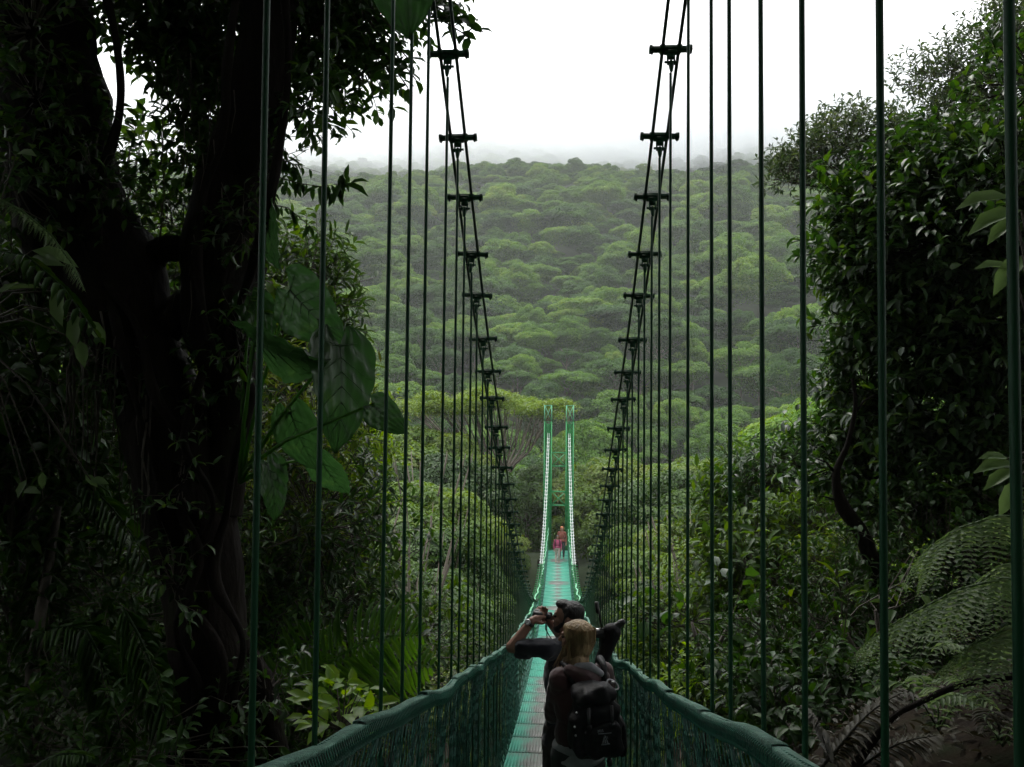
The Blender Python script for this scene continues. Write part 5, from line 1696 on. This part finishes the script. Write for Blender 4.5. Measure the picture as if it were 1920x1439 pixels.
# curved bare stem
cb_ = P(1640, 1080, 8.2)
cs = thing('bare_stem', 'curved bare mossy stem standing in front of the glossy tree', 'stem', cb_)
mb = MB(); rough_limb(mb, [p - cb_ for p in pp([(1660, 1120), (1615, 1000), (1580, 950), (1568, 890), (1590, 830), (1604, 760), (1598, 710)], 8.2)], [.08, .065, .06, .035, .022, .02, .012], 9, 9, .2)
put('stem', mb.mesh('stem', True), M['bark'], cs)
mb = MB()
for (a, b, c2, d2) in ((1590, 960, 1540, 930), (1568, 890, 1530, 860), (1600, 780, 1640, 740)): mb.tube([P(a, b, 8.2) - cb_, P((a + c2) / 2, (b + d2) / 2 - 8, 8.2) - cb_, P(c2, d2, 8.2) - cb_], [.016, .01, .005], 5)
put('side_shoot', mb.mesh('side_shoot'), M['bark'], cs)

# tree fern at lower right
fbx = P(2060, 1330, 3.6)
tf_ = thing('tree_fern', 'tree fern with long lacy fronds reaching in from the right edge', 'fern', fbx)
frond(tf_, fbx, [P(2040, 1110, 3.4), P(1960, 1092, 3.4), P(1880, 1085, 3.4), P(1800, 1105, 3.45), P(1720, 1145, 3.5), P(1650, 1185, 3.55), P(1606, 1222, 3.6)], 26, .36, .05, M['fern'], .55, True, fwd=.5)
frond(tf_, fbx, [P(2060, 1000, 3.9), P(1960, 970, 3.9), P(1870, 968, 3.9), P(1800, 990, 3.9), P(1745, 1025, 3.95), P(1712, 1062, 4.0)], 22, .40, .05, M['fern'], .55, True, fwd=.5)
frond(tf_, fbx, [P(2060, 1200, 3.3), P(1980, 1170, 3.3), P(1900, 1175, 3.35), P(1820, 1210, 3.4), P(1760, 1260, 3.5)], 20, .34, .05, M['fern'], .6, True)
frond(tf_, fbx, [P(2040, 1080, 4.3), P(1960, 1050, 4.3), P(1880, 1060, 4.3), P(1800, 1120, 4.3), P(1750, 1190, 4.4)], 20, .36, .05, M['fern'], .6, True)
mb = MB(); mb.tube([(0, 0, -1.3), (0, 0, 0), P(2060, 1130, 3.6) - fbx], [.10, .09, .07], 9); put('trunk', mb.mesh('trunk', True), M['bark'], tf_)
# withered fern low down at the right
dfb = P(1560, 1520, 3.9)
df = thing('withered_fern', 'brown withered fern low between rail and earth bank at right', 'fern', dfb)
for (x0, y0, x1, y1) in ((1560, 1420, 1690, 1300), (1540, 1440, 1640, 1370), (1600, 1450, 1760, 1380), (1560, 1430, 1510, 1330)):
    frond(df, dfb, arc(P(x0, y0, 3.9), P(x1, y1, 3.9), .04), 16, .15, .03, M['dryfern'], .2, False)
# earth bank
eb = P(1860, 1420, 4.4)
def bankf(u, v):
    return 0
V, Q = [], []
nu, nv = 40, 22
for i in range(nu + 1):
    u = i / nu
    x_ = 1.35 + 4.2 * u
    for j in range(nv + 1):
        v = j / nv
        y_ = 2.3 + 5.0 * v
        top = -1.15 - .95 * math.exp(-u * 7.0)
        z_ = top * 1 - (1 - math.sin(PI * min(1, v * 1.1 + .02))) * .9 + mnoise.noise(Vector((x_ * 1.7, y_ * 1.7, 0))) * .16 + mnoise.noise(Vector((x_ * 6, y_ * 6, 2))) * .04
        V.append((x_, y_, z_)); 
for i in range(nu):
    for j in range(nv):
        a = i * (nv + 1) + j; Q.append((a, a + nv + 1, a + nv + 2, a + 1))
cc = np.array(V)
kk = rng.integers(0, len(cc), 5200)
Pl_ = cc[kk] + rng.normal(size=(5200, 3)) * np.array([.06, .10, .012]) + np.array([0, 0, .02])
Dl_ = unit(rng.normal(size=(5200, 3)) * np.array([1, 1, .35])); Nl_ = unit(rng.normal(size=(5200, 3)) * .5 + np.array([0, 0, 1]))
props(put('leaf_litter', leaf_mesh('leaf_litter', Pl_, Dl_, Nl_, .07, .028, FULL), M['dryfern']), 'brown fallen leaves and small growth over the earth bank at lower right', 'leaf litter', None, 'stuff')
put('earth_bank', mesh_np('earth_bank', V, quads=Q, smooth=True), M['earth'], kind='structure')
rb2 = P(1880, 1292, 3.9)
rt_ = thing('fallen_branch', 'thin curved branch lying along the top of the earth bank', 'branch', rb2)
mb = MB(); rough_limb(mb, [p - rb2 for p in pp([(2000, 1262), (1900, 1268), (1800, 1285), (1720, 1320), (1670, 1350), (1600, 1440)], 3.8)], [.014, .016, .015, .014, .014, .02], 8, 12, .2)
put('stick', mb.mesh('stick', True), M['bark'], rt_)
for (px_, py_, d_, lab) in ((1760, 1330, 4.2, 'low dark fern clump growing on the earth bank near the withered fern'), (1880, 1360, 3.9, 'low dark fern clump on the earth bank in the lower right corner'), (1840, 1250, 4.6, 'dark fern clump behind the thin curved stick at the right edge'), (1930, 1300, 4.2, 'dark fern clump at the right edge under the tree fern')):
    fc = P(px_, py_ + 40, d_)
    rt2 = thing('fern', lab, 'fern', fc, 'low ferns on the earth bank')
    for k in range(7):
        an = k * .9 + px_
        e_ = fc + Vector((math.cos(an) * .30, math.sin(an) * .30, .10 + .12 * qr.random()))
        frond(rt2, fc, arc(fc, e_, .12), 13, .085, .02, M['fern'] if k % 3 else M['dryfern'], .3, False, r0=.004)
# leaves at the right edge
eb2 = P(1990, 900, 4.6)
el = thing('edge_plant', 'few large pale leaves coming in at the right edge above the tree fern', 'plant', eb2)
Pl = [(1905, 870, .22, -1, -.1), (1900, 880, .18, -.9, -.5), (1905, 900, .2, -.5, -.9), (1890, 860, .15, -1, .1), (1900, 372, .3, -1, -.1), (1915, 395, .3, -1, -.35), (1915, 480, .25, -.6, -.7), (1900, 505, .2, -1, .1), (1905, 410, .2, -.8, -.6)]
leaf_parts(el, leaf_object_mesh(FULL, .42), M['fern'], ([P(a, b, 4.4) for a, b, *_ in Pl], [Vector((c_, -.2, d_)).normalized() for *_, c_, d_ in Pl], [Vector((.1, -.6, .8))] * len(Pl), [l_ for _, _, l_, _, _ in Pl]), range(len(Pl)), eb2)
mb = MB()
for a, b, *_ in Pl: mb.tube([(0, 0, 0), (P(a, b, 4.4) - eb2) * .5 + Vector((0, 0, .1)), P(a, b, 4.4) - eb2], [.01, .007, .004], 5)
put('stem', mb.mesh('stem'), M['twig'], el)

# ------------------------------------------------------------------ unseen trees added behind and over the camera to block skylight
GT = 'unseen trees added to shade the near end of the bridge'
spots = [(-4.5, -3, 9, 5.5), (4.5, -3.5, 10, 5.5), (-1.0, -8, 10, 6), (-8, 3, 11, 5), (8.5, 3, 11, 5), (-9, -6, 9, 6), (9, -7, 9, 6), (0, -15, 9, 7), (-13, 8, 10, 5), (15, 7, 10, 5), (-4, -1.5, 5.2, 3.0), (4, -2.2, 5.2, 3.0), (0, -4.5, 3.6, 3.4), (-7, -2, 4, 3.5), (7, -3, 4, 3.5), (0, -1.5, 12, 5.5), (-5.5, 3.5, 7.5, 3.4), (6.3, 4.0, 6.8, 3.3),
         (-3, -10, 2.5, 5), (4, -10, 2.5, 5), (-11, 1, 3.5, 4.5), (11, 0, 3.5, 4.5), (-2.8, 5.5, 9, 4), (3, 5.5, 9.5, 4), (-6.5, 9, 12, 5), (7, 9, 12, 5), (-1.5, 3.5, 11, 4.5), (1.5, 2.5, 12, 4.5), (-3.2, -1, 2.2, 2.2), (3.4, -1.6, 2.0, 2.2), (-1.5, -5, 1.5, 3), (2.5, -6, 1.5, 3)]
for i, (x, y, z, r_) in enumerate(spots):
    bx_ = x if y < 1 else math.copysign(abs(y) * .72 + 4.5, x)
    gz = ground(bx_, y)
    if y >= 1:      # added crowns overhead block light; trunks lean in from outside the view
        t = thing('canopy_tree', 'unseen tree added so its crown shades the near end of the bridge', 'tree', (bx_, y, gz), GT)
        c = put('crown', MC[i % 3], None, t, (x - bx_, 0, z - gz)); c.scale = (r_, r_, r_ * .8)
        mb = MB(); mb.tube([(0, 0, 0), ((x - bx_) * .15, 0, (z - gz) * .6), ((x - bx_) * .8, 0, (z - gz) + .4)], [.3, .24, .12], 9)
        put('trunk', mb.mesh('trunk', True), M['bark'], t)
        continue
    t = thing('canopy_tree', 'unseen tree added so its crown shades the near end of the bridge', 'tree', (x, y, gz), GT, i * 1.3)
    c = put('crown', MC[i % 3], None, t, (0, 0, z - gz)); c.scale = (r_, r_, r_ * .8)
    tr = put('trunk', MT[i % 2], None, t, (0, 0, z - gz)); tr.scale = (r_ * .5, r_ * .5, max(.5, (z - gz) / 2))

#@@AIR@@
# ------------------------------------------------------------------ haze and the mist bank on the ridge
def vol_mat(name, dens, col=(.97, .98, .99)):
    m = bpy.data.materials.new(name); m.use_nodes = True
    n = m.node_tree; n.nodes.clear()
    out = n.nodes.new('ShaderNodeOutputMaterial'); v = n.nodes.new('ShaderNodeVolumePrincipled')
    v.inputs['Density'].default_value = dens; v.inputs['Color'].default_value = rgb(col); v.inputs['Anisotropy'].default_value = .2
    n.links.new(v.outputs[0], out.inputs['Volume'])
    m.cycles.homogeneous_volume = True
    return m


mb = MB(); mb.box((0, 860, 65), (2400, 2200, 250))
hz = put('haze', mb.mesh('haze'), vol_mat('haze', .00036)); props(hz, 'thin pale haze filling the valley between the bridge and the ridge', 'haze', None, 'stuff')


def fog(name, c, r, dens, seed, label):
    b = bmesh.new(); bmesh.ops.create_icosphere(b, subdivisions=4, radius=1)
    for v in b.verts:
        k = 1 + .22 * mnoise.noise(v.co * 1.6 + Vector((seed, 0, 0))) + .08 * mnoise.noise(v.co * 4 + Vector((seed, 5, 0)))
        v.co = Vector((v.co.x * r[0] * k, v.co.y * r[1] * k, v.co.z * r[2] * k))
    me = bpy.data.meshes.new(name); b.to_mesh(me); b.free()
    o = put(name, me, vol_mat(name, dens), None, c)
    return props(o, label, 'mist', None, 'stuff')


fog('mist_bank', (60, 382, 129), (330, 60, 30), .026, 1, 'white mist lying over the ridge top of the far hillside')
fog('mist_bank', (120, 368, 121), (120, 45, 24), .026, 2, 'lower tongue of mist creeping down the ridge behind the right main cable')
